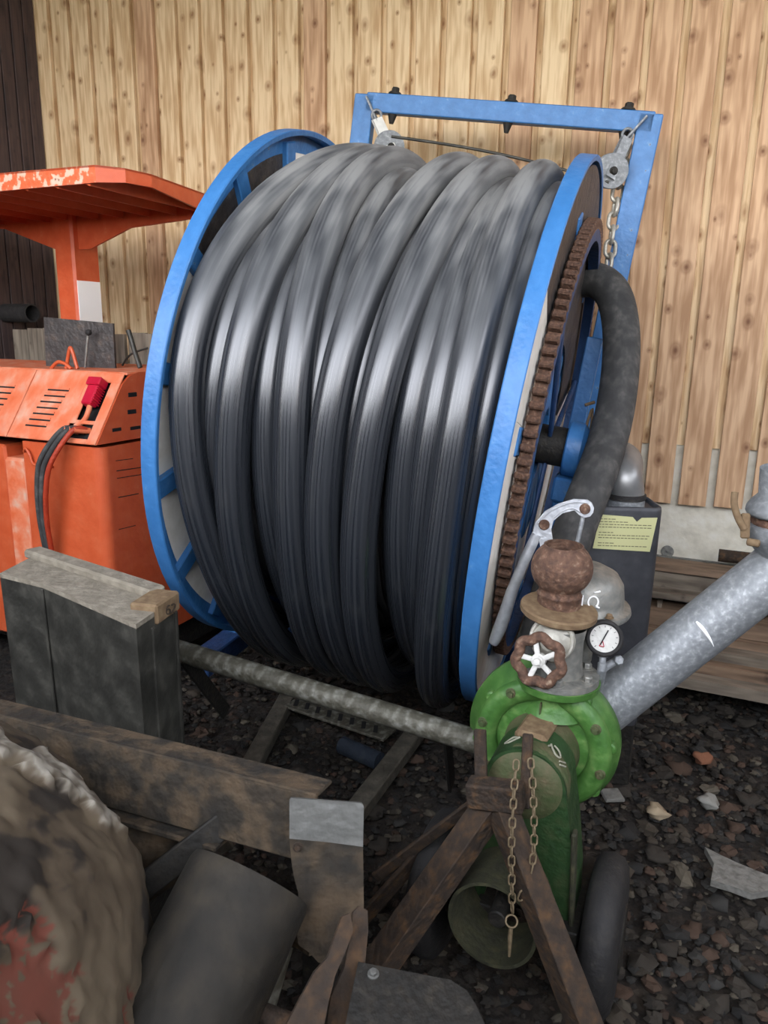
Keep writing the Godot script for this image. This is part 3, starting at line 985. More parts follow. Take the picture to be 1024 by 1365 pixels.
# ---------------------------------------------------------------- orange machine on the left
func build_orange_machine() -> void:
	var o := thing("orange_machine", "orange motor machine with louvred hood and ribbed sun canopy behind the reel's left rim", "machine", Vector3(-2.9, 0, 1.1))
	var st := S()
	var yz := func(x: float) -> Transform3D: return Transform3D(Basis(Vector3(0, 0, -1), Vector3(0, 1, 0), Vector3(1, 0, 0)), Vector3(x, 0, 0))
	# dark inside of the hood, then the sheets over it
	prism(st, yz.call(-3.08), PackedVector2Array([Vector2(-1.60, 1.205), Vector2(-1.41, 1.455), Vector2(-0.80, 1.47), Vector2(-0.80, 1.205)]), 1.66)
	part(o, "hood_inside", st, mats.black)
	var up := Vector3(0, 0.272, -0.19).normalized()
	var slope := Transform3D(Basis(Vector3(1, 0, 0), up, Vector3(1, 0, 0).cross(up)), Vector3(-2.24, 1.2, 1.625))
	var plate := func(u0: float, u1: float, v0: float, v1: float, name: String) -> MeshInstance3D:
		var s := S()
		box(s, slope.translated_local(Vector3((u0 + u1) / 2, (v0 + v1) / 2, 0)), Vector3(u1 - u0, v1 - v0, 0.008), 0.0025)
		return part(o, name, s, mats.orange_dusty)
	var p1: MeshInstance3D = plate.call(-1.7, -0.493, 0.0, 0.330, "hood_panel")
	var p2: MeshInstance3D = plate.call(-0.488, -0.180, 0.0, 0.330, "hood_panel")
	plate.call(-0.180, 0.0, 0.285, 0.330, "hood_edge")
	plate.call(-0.050, 0.0, 0.0, 0.285, "hood_edge")
	plate.call(-0.180, -0.150, 0.10, 0.285, "hood_edge")
	plate.call(-0.180, -0.050, 0.088, 0.105, "hood_edge")
	plate.call(-0.180, -0.050, 0.0, 0.022, "hood_edge")
	for g in [[-0.405, p2], [-0.72, p1]]:
		for i in 7:
			var v := 0.060 + i * 0.029
			var u: float = g[0] + 0.006 * i
			st = S()
			box(st, slope.translated_local(Vector3(u + 0.055, v, 0.0045)), Vector3(0.118, 0.007, 0.002), 0.0)
			part(g[1], "louvre_slot", st, mats.black)
			st = S()
			box(st, slope.translated_local(Vector3(u + 0.055, v + 0.0075, 0.005)) * Transform3D(Basis(Vector3.RIGHT, 0.35), Vector3.ZERO), Vector3(0.118, 0.009, 0.004), 0.001)
			part(g[1], "louvre", st, mats.orange_dusty)
	# top sheet, rounded over at the back of the slope
	st = S()
	box(st, Transform3D(Basis(), Vector3(-3.09, 1.470, 1.11)), Vector3(1.70, 0.012, 0.63), 0.005)
	part(o, "hood_top", st, mats.orange_dusty)
	# right cheek
	st = S()
	prism(st, yz.call(-2.241), PackedVector2Array([Vector2(-1.622, 1.20), Vector2(-1.46, 1.43), Vector2(-1.41, 1.464), Vector2(-1.36, 1.476), Vector2(-0.80, 1.473), Vector2(-0.80, 1.20)]), 0.012)
	var cheek := part(o, "hood_cheek", st, mats.orange)
	for q in [[1.405, 1.385, 0.05, 0.018], [1.415, 1.315, 0.05, 0.018], [1.508, 1.250, 0.05, 0.014], [1.40, 1.246, 0.06, 0.014]]:
		st = S()
		box(st, Transform3D(Basis(), Vector3(-2.2345, q[1], q[0])), Vector3(0.003, q[3], q[2]), 0.001)
		part(cheek, "slot", st, mats.black)
	# lower tank with a rounded front corner
	var plan := PackedVector2Array([Vector2(-2.67, -0.75), Vector2(-2.67, -1.60)])
	plan.append_array(arc_points(Vector2(-2.285, -1.555), 0.045, -PI / 2, 0, 8))
	plan.append(Vector2(-2.24, -0.75))
	st = S()
	var ring0 := []
	var lo := PackedVector3Array()
	var hi := PackedVector3Array()
	for p in plan:
		lo.append(Vector3(p.x, 0.28, -p.y)); hi.append(Vector3(p.x, 1.185, -p.y))
	ring0 = [lo, hi]
	var rows := []
	for q in ring0: rows.append(q)
	grid_walls(st, rows)
	var tank := part(o, "lower_tank", st, mats.orange)
	st = S()
	tube(st, spline([Vector3(-2.66, 1.14, 1.605), Vector3(-2.64, 1.155, 1.612), Vector3(-2.62, 1.13, 1.612), Vector3(-2.61, 1.10, 1.612), Vector3(-2.585, 1.09, 1.612), Vector3(-2.50, 1.088, 1.606)], 6), 0.006, 8)
	part(tank, "bent_rod", st, mats.orange)
	for q in [[1.12, 0.003, 0.10, 1.47], [1.075, 0.004, 0.20, 1.42], [1.045, 0.003, 0.16, 1.44], [0.965, 0.004, 0.12, 1.46], [0.83, 0.003, 0.10, 1.48]]:
		st = S()
		box(st, Transform3D(Basis(Vector3.RIGHT, -0.05), Vector3(-2.2395, q[0], q[3])), Vector3(0.002, q[1], q[2]), 0.0)
		part(tank, "scratch", st, mats.steel_dark)
	st = S()
	box(st, Transform3D(Basis(), Vector3(-2.755, 0.68, 1.50)), Vector3(0.13, 0.84, 0.16), 0.012)
	part(o, "side_column", st, mats.orange_dusty)
	st = S()
	box(st, Transform3D(Basis(), Vector3(-3.25, 0.70, 1.45)), Vector3(0.84, 0.90, 0.22), 0.01)
	part(o, "side_panel", st, mats.orange)
	st = S()
	box(st, Transform3D(Basis(), Vector3(-3.08, 0.65, 1.08)), Vector3(1.60, 1.05, 0.60), 0.01)
	part(o, "chassis", st, mats.steel_dark)
	for x in [-3.55, -2.55]:
		st = S()
		lathe(st, frame_y(Vector3(x, 0.27, 0.86), Vector3(0, 0, 1)), [Vector2(0, 0), Vector2(0.22, 0), Vector2(0.26, 0.03), Vector2(0.27, 0.1), Vector2(0.27, 0.4), Vector2(0.25, 0.46), Vector2(0.2, 0.48), Vector2(0, 0.48)], 32)
		part(o, "wheel", st, mats.black_rubber)
	# red connector in the opening with its cable
	st = S()
	var sc := slope.translated_local(Vector3(-0.10, 0.225, 0.012))
	box(st, sc.translated_local(Vector3(-0.005, 0.045, 0.006)), Vector3(0.072, 0.036, 0.05), 0.004)
	box(st, sc.translated_local(Vector3(-0.004, -0.015, 0.004)), Vector3(0.056, 0.09, 0.042), 0.006)
	for i in 7: box(st, sc.translated_local(Vector3(0.027, 0.018 - 0.011 * i, 0.004)), Vector3(0.008, 0.005, 0.044), 0.001)
	var red := part(o, "power_connector", st, mats.red_plastic)
	red.set_meta("label", "raspberry red electrical connector in the hood opening")
	st = S()
	tube(st, spline([sc * Vector3(0, -0.055, 0), sc * Vector3(0.006, -0.085, 0.0), sc * Vector3(-0.01, -0.12, -0.012), sc * Vector3(-0.05, -0.145, -0.02)], 6), 0.011, 10)
	part(red, "cable", st, mats.orange_dusty)
	# hydraulic hoses looping down the front
	for i in 3:
		var s0: Vector3 = slope * Vector3(-0.135 + 0.028 * i, 0.062 + 0.004 * i, -0.02)
		var keys := [s0, slope * Vector3(-0.165 + 0.028 * i, 0.045, 0.03), Vector3(-2.47 + 0.032 * i, 1.15, 1.68), Vector3(-2.50 + 0.026 * i, 1.05, 1.69), Vector3(-2.525 + 0.02 * i, 0.88, 1.675), Vector3(-2.535 + 0.016 * i, 0.66, 1.64), Vector3(-2.53 + 0.012 * i, 0.48, 1.62)]
		st = S()
		tube(st, spline(keys, 8), 0.0105, 12)
		part(o, "hydraulic_hose", st, mats.orange_dark if i == 2 else mats.rubber_dusty)
		st = S()
		tube(st, [s0, keys[1]], 0.014, 6)
		part(o, "hose_fitting", st, mats.orange_dusty)
	# small things on the hood: hook, levers, black flap
	st = S()
	tube(st, spline([Vector3(-2.64, 1.478, 1.36), Vector3(-2.615, 1.555, 1.36), Vector3(-2.60, 1.56, 1.36), Vector3(-2.575, 1.478, 1.36)], 6), 0.008, 8)
	tube(st, spline([Vector3(-2.72, 1.476, 1.37), Vector3(-2.68, 1.503, 1.37), Vector3(-2.64, 1.5, 1.37), Vector3(-2.60, 1.478, 1.37)], 6), 0.008, 8)
	part(o, "lifting_eye", st, mats.orange)
	st = S()
	var f0 := Vector3(-2.77, 1.505, 1.245)
	prism(st, frame_z((at_z(57, 455, 1.2) + at_z(160, 460, 1.2)) / 2, Vector3(0.1, 0.05, 1)), PackedVector2Array([Vector2(-0.195, -0.115), Vector2(-0.195, 0.115), Vector2(0.185, 0.09), Vector2(0.190, -0.115)]), 0.012)
	part(o, "rubber_flap", st, mats.dark_sheet).set_meta("label", "dark grey rubber flap standing on the hood")
	st = S()
	tube(st, [at_z(113, 496, 1.24), at_z(117, 448, 1.24)], 0.005, 8)
	part(o, "lever", st, mats.alloy_dull)
	st = S()
	var kn := at_z(118, 443, 1.24)
	lathe(st, frame_y(kn - Vector3(0, 0.014, 0), Vector3.UP), [Vector2(0.004, 0), Vector2(0.013, 0.006), Vector2(0.015, 0.014), Vector2(0.012, 0.024), Vector2(0, 0.028)], 16)
	part(o, "lever_knob", st, mats.black_rubber)
	st = S()
	tube(st, [at_z(187, 490, 1.12), at_z(180, 470, 1.12), at_z(171, 440, 1.12)], 0.012, 10)
	tube(st, spline([at_z(163, 487, 1.10), at_z(175, 472, 1.10), at_z(197, 464, 1.10)], 6), 0.005, 8)
	part(o, "control_lever", st, mats.steel_sheet)
	# canopy: rim band, roof sheet, ribs underneath, rear beam, post
	var edge := [Vector2(-4.02, 1.46), Vector2(-2.34, 1.42), Vector2(-2.27, 1.33), Vector2(-2.25, 1.20), Vector2(-2.33, 0.66), Vector2(-4.02, 0.66)]
	var bottoms := [2.195, 2.212, 2.222, 2.225, 2.19, 2.19]
	st = S()
	for i in 5:
		var a: Vector2 = edge[i]
		var b: Vector2 = edge[i + 1]
		if i == 4: continue
		var ctr := Vector3((a.x + b.x) / 2, 2.24, (a.y + b.y) / 2)
		var nrm := Vector3(-(b.y - a.y), 0, b.x - a.x).normalized() * 0.012
		var q := []
		for e in [[a, bottoms[i], 2.276], [b, bottoms[i + 1], 2.276]]:
			q.append(Vector3(e[0].x, e[1], e[0].y)); q.append(Vector3(e[0].x, e[2], e[0].y))
		var r := []
		for v in q: r.append(v - nrm)
		face(st, [q[0], q[1], q[3], q[2]], ctr - nrm / 2)
		face(st, [r[0], r[1], r[3], r[2]], ctr - nrm / 2)
		face(st, [q[0], q[2], r[2], r[0]], ctr - nrm / 2)
		face(st, [q[1], q[3], r[3], r[1]], ctr - nrm / 2)
		if i == 0:
			var m1 := part(o, "canopy_rim", st, mats.orange_chipped)
			m1.set_meta("label", "front rim of the canopy with flaking paint")
			st = S()
	part(o, "canopy_rim", st, mats.orange)
	st = S()
	var roof := PackedVector2Array()
	for e in edge: roof.append(Vector2(e.x, -e.y))
	prism(st, Transform3D(Basis(Vector3(1, 0, 0), Vector3(0, 0, -1), Vector3(0, 1, 0)), Vector3(0, 2.272, 0)), roof, 0.008)
	part(o, "canopy_roof", st, mats.orange)
	for i in 9:
		st = S()
		var x := -2.46 - 0.17 * i
		prism(st, Transform3D(Basis(Vector3(1, 0, 0), Vector3(0, 1, 0), Vector3(0, 0, 1)), Vector3(x, 2.225, 1.04)), PackedVector2Array([Vector2(-0.085, 0.042), Vector2(0.075, -0.022), Vector2(0.080, -0.022), Vector2(0.085, 0.042)]), 0.74)
		part(o, "canopy_rib", st, mats.orange)
	st = S()
	prism(st, Transform3D(Basis(), Vector3(0, 0, 0.665)), PackedVector2Array([Vector2(-4.02, 2.27), Vector2(-4.02, 2.185), Vector2(-3.75, 2.185), Vector2(-3.36, 2.06), Vector2(-3.13, 2.06), Vector2(-2.85, 2.155), Vector2(-2.33, 2.19), Vector2(-2.33, 2.27)]), 0.014)
	part(o, "canopy_rear_beam", st, mats.orange)
	st = S()
	box(st, Transform3D(Basis(), Vector3(-3.275, 1.62, 0.62)), Vector3(0.135, 1.24, 0.19), 0.012)
	var post := part(o, "canopy_post", st, mats.orange)
	st = S()
	box(st, Transform3D(Basis(), Vector3(-3.2065, 1.72, 0.62)), Vector3(0.004, 0.36, 0.165), 0.001)
	part(post, "white_plate", st, mats.white_mark)
	# low weathered board fence behind it
	var fence := thing("plank_fence", "low fence of grey weathered upright planks behind the orange machine", "fence", Vector3(-3.4, 0, 0.36))
	var pm := []
	for i in 4: pm.append(board_mesh(0.125, 1.62, 0.025, i, rng.randf(), mats.weathered))
	var k := 0
	var x := -4.03
	while x < -2.2:
		sub(fence, "plank", pm[k * 3 % 4], fence.transform.affine_inverse() * Transform3D(Basis(Vector3(0, 0, 1), rng.randf_range(-0.01, 0.01)), Vector3(x, rng.randf_range(0.0, 0.03), 0.40)))
		x += 0.132
		k += 1
	for y in [0.4, 1.3]:
		sub(fence, "rail", plank_mesh(2.0, 0.03, 0.09, 1, 0.3, mats.weathered), fence.transform.affine_inverse() * Transform3D(Basis(), Vector3(-3.1, y, 0.355)))

func grid_walls(st: SurfaceTool, rows: Array) -> void:
	# rows of a closed plan, bottom to top, walls smooth round the corner, with lid and floor
	var closed := []
	for r in rows:
		var q: PackedVector3Array = r
		closed.append(q)
	var ctr := Vector3.ZERO
	for p in closed[0]: ctr += p / float(closed[0].size())
	var n: int = closed[0].size()
	for j in n:
		var k := (j + 1) % n
		face(st, [closed[0][j], closed[0][k], closed[1][k], closed[1][j]], ctr + Vector3(0, (closed[1][0].y - closed[0][0].y) / 2, 0))
	face(st, Array(closed[1]), Vector3(ctr.x, -50, ctr.z))
	face(st, Array(closed[0]), Vector3(ctr.x, 50, ctr.z))

# ---------------------------------------------------------------- grey steel box
func build_steel_box() -> void:
	var o := thing("ballast_box", "open grey steel ballast box with dusty top, in front of the reel's left rim", "box", Vector3(-1.5, 0.3, 2.4))
	var fr := Vector3(-1.18, 0.98, 2.60)
	var fm := Vector3(-1.60, 0.98, 2.487)
	var fl := Vector3(-1.775, 0.98, 2.475)
	var bl := Vector3(-1.845, 0.98, 2.262)
	var br := Vector3(-1.216, 0.98, 2.413)
	var ctr := Vector3(-1.6, 0.7, 2.4)
	var down := Vector3(0, -0.58, 0)
	var shrink := func(p: Vector3) -> Vector3: return p + down + Vector3(-0.01, 0, -0.02)
	var st := S()
	face(st, [fr, fm, shrink.call(fm), shrink.call(fr)], ctr)
	face(st, [fm, fl, shrink.call(fl), shrink.call(fm)], ctr)
	face(st, [fr, br, shrink.call(br), shrink.call(fr)], ctr)
	face(st, [bl, br, shrink.call(br), shrink.call(bl)], ctr)
	face(st, [bl, fl, shrink.call(fl), shrink.call(bl)], ctr)
	face(st, [shrink.call(bl), shrink.call(br), shrink.call(fr), shrink.call(fm), shrink.call(fl)], ctr)
	part(o, "shell", st, mats.steel_sheet)
	# dusty top, sunk a little inside the edges
	st = S()
	var plan := PackedVector2Array()
	for p in [fr, fm, fl, bl, br]: plan.append(Vector2(p.x, -p.z))
	prism(st, Transform3D(Basis(Vector3(1, 0, 0), Vector3(0, 0, -1), Vector3(0, 1, 0)), Vector3(0, 0.978, 0)), plan, 0.012)
	part(o, "lid", st, mats.dust_grey)
	st = S()
	beam(st, bl + Vector3(0, 0.012, 0.04), br + Vector3(-0.05, 0.012, 0.01), 0.026, 0.055, Vector3.UP, 0.006)
	part(o, "back_ledge", st, mats.dust_grey)
	st = S()
	beam(st, fr.lerp(br, 0.40) + Vector3(-0.03, -0.005, 0), fr.lerp(br, 1.0) + Vector3(-0.03, -0.005, 0), 0.052, 0.075, Vector3.UP, 0.005)
	part(o, "corner_block", st, mats.rust_tan)
	st = S()
	var side := (br - fr).normalized()
	for t in [0.36, 0.95]:
		beam(st, fr.lerp(br, t) + Vector3(0.002, -0.03, 0), fr.lerp(br, t) + Vector3(-0.006, -0.57, -0.01), 0.012, 0.008, side, 0.002)
	part(o, "side_seam", st, mats.steel_sheet)
	st = S()
	beam(st, fm + Vector3(0.0, -0.01, 0.003), fm + Vector3(-0.004, -0.57, -0.01), 0.010, 0.006, Vector3(1, 0, 0.2), 0.002)
	part(o, "front_seam", st, mats.steel_sheet)
	# worn raised figures on the corner block
	var tm := TextMesh.new()
	tm.text = "162"
	tm.font_size = 24
	tm.pixel_size = 0.0014
	tm.depth = 0.003
	var sf := SystemFont.new()
	sf.font_names = PackedStringArray(["Droid Sans"])
	tm.font = sf
	tm.material = mats.rust_dark
	var fx := fr.lerp(br, 0.70) + Vector3(0.010, -0.008, 0.0)
	var out := Vector3(0.98, 0, 0.18).normalized()
	var w := sub(o, "stamped_figures", tm, o.transform.affine_inverse() * frame_z(fx, out))
	w.set_meta("label", "worn figures stamped on the corner")
	for q in [fl.lerp(bl, 0.5), fr.lerp(br, 0.5)]:
		st = S()
		box(st, Transform3D(Basis(), Vector3(q.x + (0.15 if q.x < -1.7 else -0.12), 0.2, q.z - 0.01)), Vector3(0.14, 0.42, 0.14), 0.004)
		part(o, "foot", st, mats.steel_dark)

# ---------------------------------------------------------------- the pump
func build_pump() -> void:
	var p0 := Vector3(-0.325, 0.617, 2.085)
	var o := thing("pump", "green irrigation pump with rusty handwheel valve and ball coupling on a wheeled frame", "pump", Vector3(-0.30, 0, 2.1))
	var fz := frame_y(p0, Vector3(0, 0, 1))
	var st := S()
	# scroll casing: radius grows towards the outlet at the top left
	var rows := []
	var prof := [[0.0, -0.16], [0.10, -0.155], [0.155, -0.13], [0.185, -0.085], [0.185, -0.045], [0.172, -0.012], [0.168, 0.0]]
	for q in prof:
		var ring := PackedVector3Array()
		for j in 64:
			var a := TAU * j / 64
			var grow := 1.0
			var dirv := Vector3(cos(a), sin(a), 0)
			var turn := fposmod(a - PI * 0.42, TAU) / TAU
			if q[1] < -0.02 and q[0] > 0.12: grow = 1.0 + 0.17 * (1.0 - turn) * smoothstep(0.0, 0.03, turn)
			ring.append(p0 + dirv * q[0] * grow + Vector3(0, 0, q[1]))
		rows.append(ring)
	grid(st, rows, true)
	var volute := part(o, "volute", st, mats.green)
	st = S()
	lathe(st, fz.translated_local(Vector3(0, -0.012, 0)), [Vector2(0.118, 0.0), Vector2(0.122, 0.014), Vector2(0.122, 0.014), Vector2(0.132, 0.026), Vector2(0.150, 0.030), Vector2(0.168, 0.026), Vector2(0.178, 0.014), Vector2(0.178, 0.0)], 72)
	part(o, "cover_ring", st, mats.green)
	st = S()
	lathe(st, fz.translated_local(Vector3(0, -0.03, 0)), crisp([Vector2(0.125, 0.0), Vector2(0.125, 0.022), Vector2(0.116, 0.024), Vector2(0.0, 0.028)]), 56)
	part(o, "back_cover", st, mats.green)
	for i in 8:
		var a := deg_to_rad(22 + 45.0 * i + 10)
		st = S()
		lathe(st, frame_y(p0 + Vector3(cos(a) * 0.158, sin(a) * 0.158, 0.012), Vector3(0, 0, 1)), disc(0.014, 0.006, 0.002), 18)
		bolt(st, p0 + Vector3(cos(a) * 0.158, sin(a) * 0.158, 0.018), Vector3(0, 0, 1), 0.0085, 0.011)
		part(o, "cover_bolt", st, mats.green_dusty)
		st = S()
		var cd := Vector3(cos(a + 0.39), sin(a + 0.39), 0)
		lathe(st, frame_y(p0 + cd * 0.172 + Vector3(0, 0, -0.03), Vector3(0, 0, 1)), disc(0.016, 0.030, 0.004), 14)
		part(o, "lug", st, mats.green)
	# ribs on the cover, square boss
	st = S()
	box(st, Transform3D(Basis(), p0 + Vector3(-0.005, 0.10, 0.008)), Vector3(0.005, 0.05, 0.03), 0.002)
	part(o, "rib", st, mats.green_dusty)
	st = S()
	box(st, Transform3D(Basis(Vector3.UP, -0.08), p0 + Vector3(-0.003, 0.060, 0.055)), Vector3(0.082, 0.055, 0.12), 0.010)
	part(o, "boss", st, mats.rust_tan)
	# bearing housing, towards us
	st = S()
	lathe(st, frame_y(p0 + Vector3(0.0, -0.012, -0.01), Vector3(0.02, -0.04, 1)), [Vector2(0.10, 0), Vector2(0.094, 0.03), Vector2(0.094, 0.03), Vector2(0.090, 0.05), Vector2(0.092, 0.10), Vector2(0.098, 0.14), Vector2(0.100, 0.17), Vector2(0.092, 0.19), Vector2(0.06, 0.20), Vector2(0, 0.20)], 48)
	part(o, "bearing_housing", st, mats.green_dusty)
	# gearbox leg under the housing
	st = S()
	var legp := PackedVector2Array([Vector2(-0.10, 0.03)])
	legp.append_array(arc_points(Vector2(0, 0.02), 0.100, PI, 0, 14))
	legp.append_array(PackedVector2Array([Vector2(0.120, -0.10), Vector2(0.135, -0.22), Vector2(0.140, -0.37), Vector2(0.100, -0.40), Vector2(0.088, -0.37), Vector2(0.075, -0.26), Vector2(0.045, -0.185), Vector2(0.0, -0.165), Vector2(-0.045, -0.185), Vector2(-0.075, -0.26), Vector2(-0.10, -0.40), Vector2(-0.14, -0.37), Vector2(-0.135, -0.22), Vector2(-0.12, -0.10)]))
	prism(st, Transform3D(Basis(), p0 + Vector3(0.0, -0.04, 0.115)), legp, 0.13)
	part(o, "gearbox_leg", st, mats.green_dark)
	for s in [-1.0, 1.0]:
		st = S()
		beam(st, p0 + Vector3(s * 0.125, -0.10, 0.18), p0 + Vector3(s * 0.138, -0.40, 0.18), 0.03, 0.012, Vector3(0, 0, 1), 0.004)
		part(o, "leg_flange", st, mats.guard_dirty)
	# chalk marks on the housing
	st = S()
	var mk0 := func(a: float, z: float) -> Vector3: return p0 + Vector3(sin(a) * 0.1005 + 0.004, cos(a) * 0.1005 - 0.018, z)
	tube(st, spline([mk0.call(0.42, 0.115), mk0.call(0.50, 0.13), mk0.call(0.62, 0.142), mk0.call(0.74, 0.136), mk0.call(0.66, 0.118), mk0.call(0.50, 0.112)], 5), 0.0026, 5)
	tube(st, [mk0.call(0.38, 0.128), mk0.call(0.44, 0.118)], 0.0026, 5)
	tube(st, [mk0.call(0.76, 0.150), mk0.call(0.92, 0.132)], 0.0026, 5)
	tube(st, [mk0.call(0.80, 0.160), mk0.call(0.96, 0.142)], 0.0026, 5)
	part(o, "chalk_mark", st, mats.chalk)
	st = S()
	tube(st, spline([mk0.call(-0.35, 0.12), mk0.call(-0.55, 0.135), mk0.call(-0.75, 0.13), mk0.call(-0.55, 0.115), mk0.call(-0.4, 0.12)], 5), 0.0026, 5)
	part(o, "chalk_mark", st, mats.chalk)
	# shaft guard ring
	st = S()
	var gc := p0 + Vector3(-0.015, -0.285, 0.20)
	lathe(st, frame_y(gc, Vector3(-0.03, 0.05, 1)), [Vector2(0.098, 0), Vector2(0.105, 0.0), Vector2(0.105, 0.0), Vector2(0.105, 0.15), Vector2(0.105, 0.15), Vector2(0.097, 0.15), Vector2(0.097, 0.15), Vector2(0.094, 0.0)], 48)
	part(o, "shaft_guard", st, mats.guard_dirty)
	st = S()
	lathe(st, frame_y(gc, Vector3(0, 0, 1)), disc(0.022, 0.12, 0.003), 20)
	part(o, "input_shaft", st, mats.steel_dark)
	# outlet flange and gate valve
	var v0 := Vector3(-0.302, 0.770, 2.035)
	st = S()
	lathe(st, frame_y(v0 - Vector3(0, 0.07, 0), Vector3.UP), [Vector2(0.085, 0), Vector2(0.068, 0.03), Vector2(0.066, 0.06), Vector2(0.07, 0.07), Vector2(0.07, 0.07), Vector2(0.104, 0.071), Vector2(0.104, 0.071), Vector2(0.106, 0.088), Vector2(0.106, 0.088), Vector2(0.05, 0.089)], 44)
	part(o, "outlet", st, mats.green)
	st = S()
	lathe(st, frame_y(v0 + Vector3(0, 0.019, 0), Vector3.UP), [Vector2(0.102, 0), Vector2(0.102, 0.016), Vector2(0.102, 0.016), Vector2(0.060, 0.018), Vector2(0.060, 0.018), Vector2(0.056, 0.05), Vector2(0.056, 0.11), Vector2(0.062, 0.145)], 40)
	part(o, "valve_body", st, mats.alloy_dull)
	for i in 6:
		var a := TAU * i / 6 + 0.35
		st = S()
		bolt(st, v0 + Vector3(cos(a) * 0.083, 0.035, sin(a) * 0.083), Vector3.UP, 0.011, 0.014)
		part(o, "flange_bolt", st, mats.alloy_dull)
	# square valve bonnet plate under the coupling
	st = S()
	var plate_f := frame_y(Vector3(-0.318, 0.957, 2.018), Vector3(0.10, 1, 0.06))
	lathe(st, plate_f, crisp([Vector2(0.0, 0), Vector2(0.094, 0), Vector2(0.098, 0.004), Vector2(0.098, 0.016), Vector2(0.094, 0.02), Vector2(0.0, 0.02)]), 40)
	part(o, "upper_flange", st, mats.rust_tan)
	# handwheel spindle, gland, wheel
	var wc := Vector3(-0.338, 0.868, 2.128)
	var wd := Vector3(-0.06, 0.16, 1).normalized()
	st = S()
	lathe(st, frame_y(at(735, 853, 1.872) - wd * 0.05, wd), [Vector2(0.046, 0), Vector2(0.046, 0.03), Vector2(0.046, 0.03), Vector2(0.057, 0.032), Vector2(0.058, 0.044), Vector2(0.055, 0.05), Vector2(0.055, 0.05), Vector2(0.050, 0.05), Vector2(0.050, 0.05), Vector2(0.046, 0.045), Vector2(0.046, 0.045), Vector2(0.03, 0.06), Vector2(0.02, 0.08), Vector2(0, 0.08)], 40)
	part(o, "valve_gland", st, mats.gland)
	st = S()
	var wf := frame_y(wc, wd)
	var wheel_pts := []
	for i in 72:
		var a := TAU * i / 72
		wheel_pts.append(wf * Vector3(cos(a), 0, -sin(a)).normalized() * 1.0 if false else wf * (Vector3(cos(a), 0, -sin(a)) * (0.056 + 0.004 * cos(7 * a))))
	tube(st, wheel_pts, 0.0135, 12, true)
	var wheel := part(o, "handwheel", st, mats.rust)
	wheel.set_meta("label", "rusty scalloped handwheel")
	for i in 5:
		var a := TAU * i / 5 + 0.25
		st = S()
		beam(st, wc + wd * 0.004, wf * (Vector3(cos(a), 0, -sin(a)) * 0.052), 0.013, 0.008, wf.basis * Vector3(-sin(a), 0, -cos(a)), 0.002)
		part(wheel, "wheel_spoke", st, mats.white_paint)
	st = S()
	lathe(st, frame_y(wc - wd * 0.01, wd), crisp([Vector2(0.018, 0), Vector2(0.018, 0.016), Vector2(0.012, 0.02), Vector2(0, 0.02)]), 20)
	bolt(st, wc + wd * 0.010, wd, 0.010, 0.010)
	part(wheel, "wheel_hub", st, mats.white_paint)
	st = S()
	tube(st, [wc - wd * 0.09 + Vector3(0.02, 0.02, 0), wc], 0.009, 10)
	part(o, "spindle", st, mats.alloy_dull)
	# ball coupling
	var bf := frame_y(Vector3(-0.322, 0.972, 1.998), Vector3(0.02, 1, 0.03))
	st = S()
	var bp := [Vector2(0.056, 0.0), Vector2(0.055, 0.03), Vector2(0.058, 0.032), Vector2(0.054, 0.036), Vector2(0.053, 0.048)]
	for i in 13:
		var a := lerpf(-0.78, 0.90, i / 12.0)
		bp.append(Vector2(0.078 * cos(a), 0.103 + 0.073 * sin(a)))
	bp.append(Vector2(0.050, 0.164)); bp.append(Vector2(0.046, 0.164)); bp.append(Vector2(0.046, 0.164))
	bp.append(Vector2(0.058, 0.135)); bp.append(Vector2(0.066, 0.103)); bp.append(Vector2(0.05, 0.05)); bp.append(Vector2(0.045, 0.0))
	lathe(st, bf, bp, 48)
	part(o, "ball_coupling", st, mats.rust).set_meta("label", "rusty hollow ball coupling, open at the top")
	# hand priming pump: dome, flange, linkage
	var dz := Vector3(-0.285, 0.925, 1.86)
	st = S()
	lathe(st, frame_y(dz, Vector3(0.05, 1, 0.05)), [Vector2(0, 0), Vector2(0.130, 0), Vector2(0.130, 0), Vector2(0.133, 0.006), Vector2(0.130, 0.016), Vector2(0.130, 0.016), Vector2(0.113, 0.018), Vector2(0.110, 0.045), Vector2(0.104, 0.08), Vector2(0.088, 0.105), Vector2(0.055, 0.122), Vector2(0.0, 0.128)], 48)
	var dome := part(o, "priming_dome", st, mats.alloy_dull)
	st = S()
	var df := frame_z(dz + Vector3(0.045, 0.045, 0.1035), Vector3(0.42, 0.12, 1))
	var om := []
	for i in 15:
		var a := lerpf(-0.9, PI + 0.9, i / 14.0)
		om.append(df * Vector3(0.013 * cos(a), 0.012 + 0.015 * sin(a), 0))
	tube(st, om, 0.0024, 6)
	tube(st, [om[0], df * Vector3(0.017, -0.003, 0)], 0.0024, 6)
	tube(st, [om[14], df * Vector3(-0.017, -0.003, 0)], 0.0024, 6)
	tube(st, [df * Vector3(0.002, 0.036, -0.002), df * Vector3(0.018, 0.040, -0.004)], 0.0026, 6)
	tube(st, [df * Vector3(-0.038, 0.0, 0.004), df * Vector3(-0.036, 0.028, 0.002)], 0.0024, 6)
	tube(st, [df * Vector3(-0.030, 0.0, 0.004), df * Vector3(-0.028, 0.030, 0.002)], 0.0024, 6)
	part(dome, "painted_mark", st, mats.white_mark)
	for i in 3:
		var a := -0.2 + 0.5 * i
		st = S()
		bolt(st, dz + Vector3(sin(a) * 0.12, 0.014, cos(a) * 0.12), Vector3.UP, 0.008, 0.008)
		part(dome, "dome_bolt", st, mats.rust_tan)
	st = S()
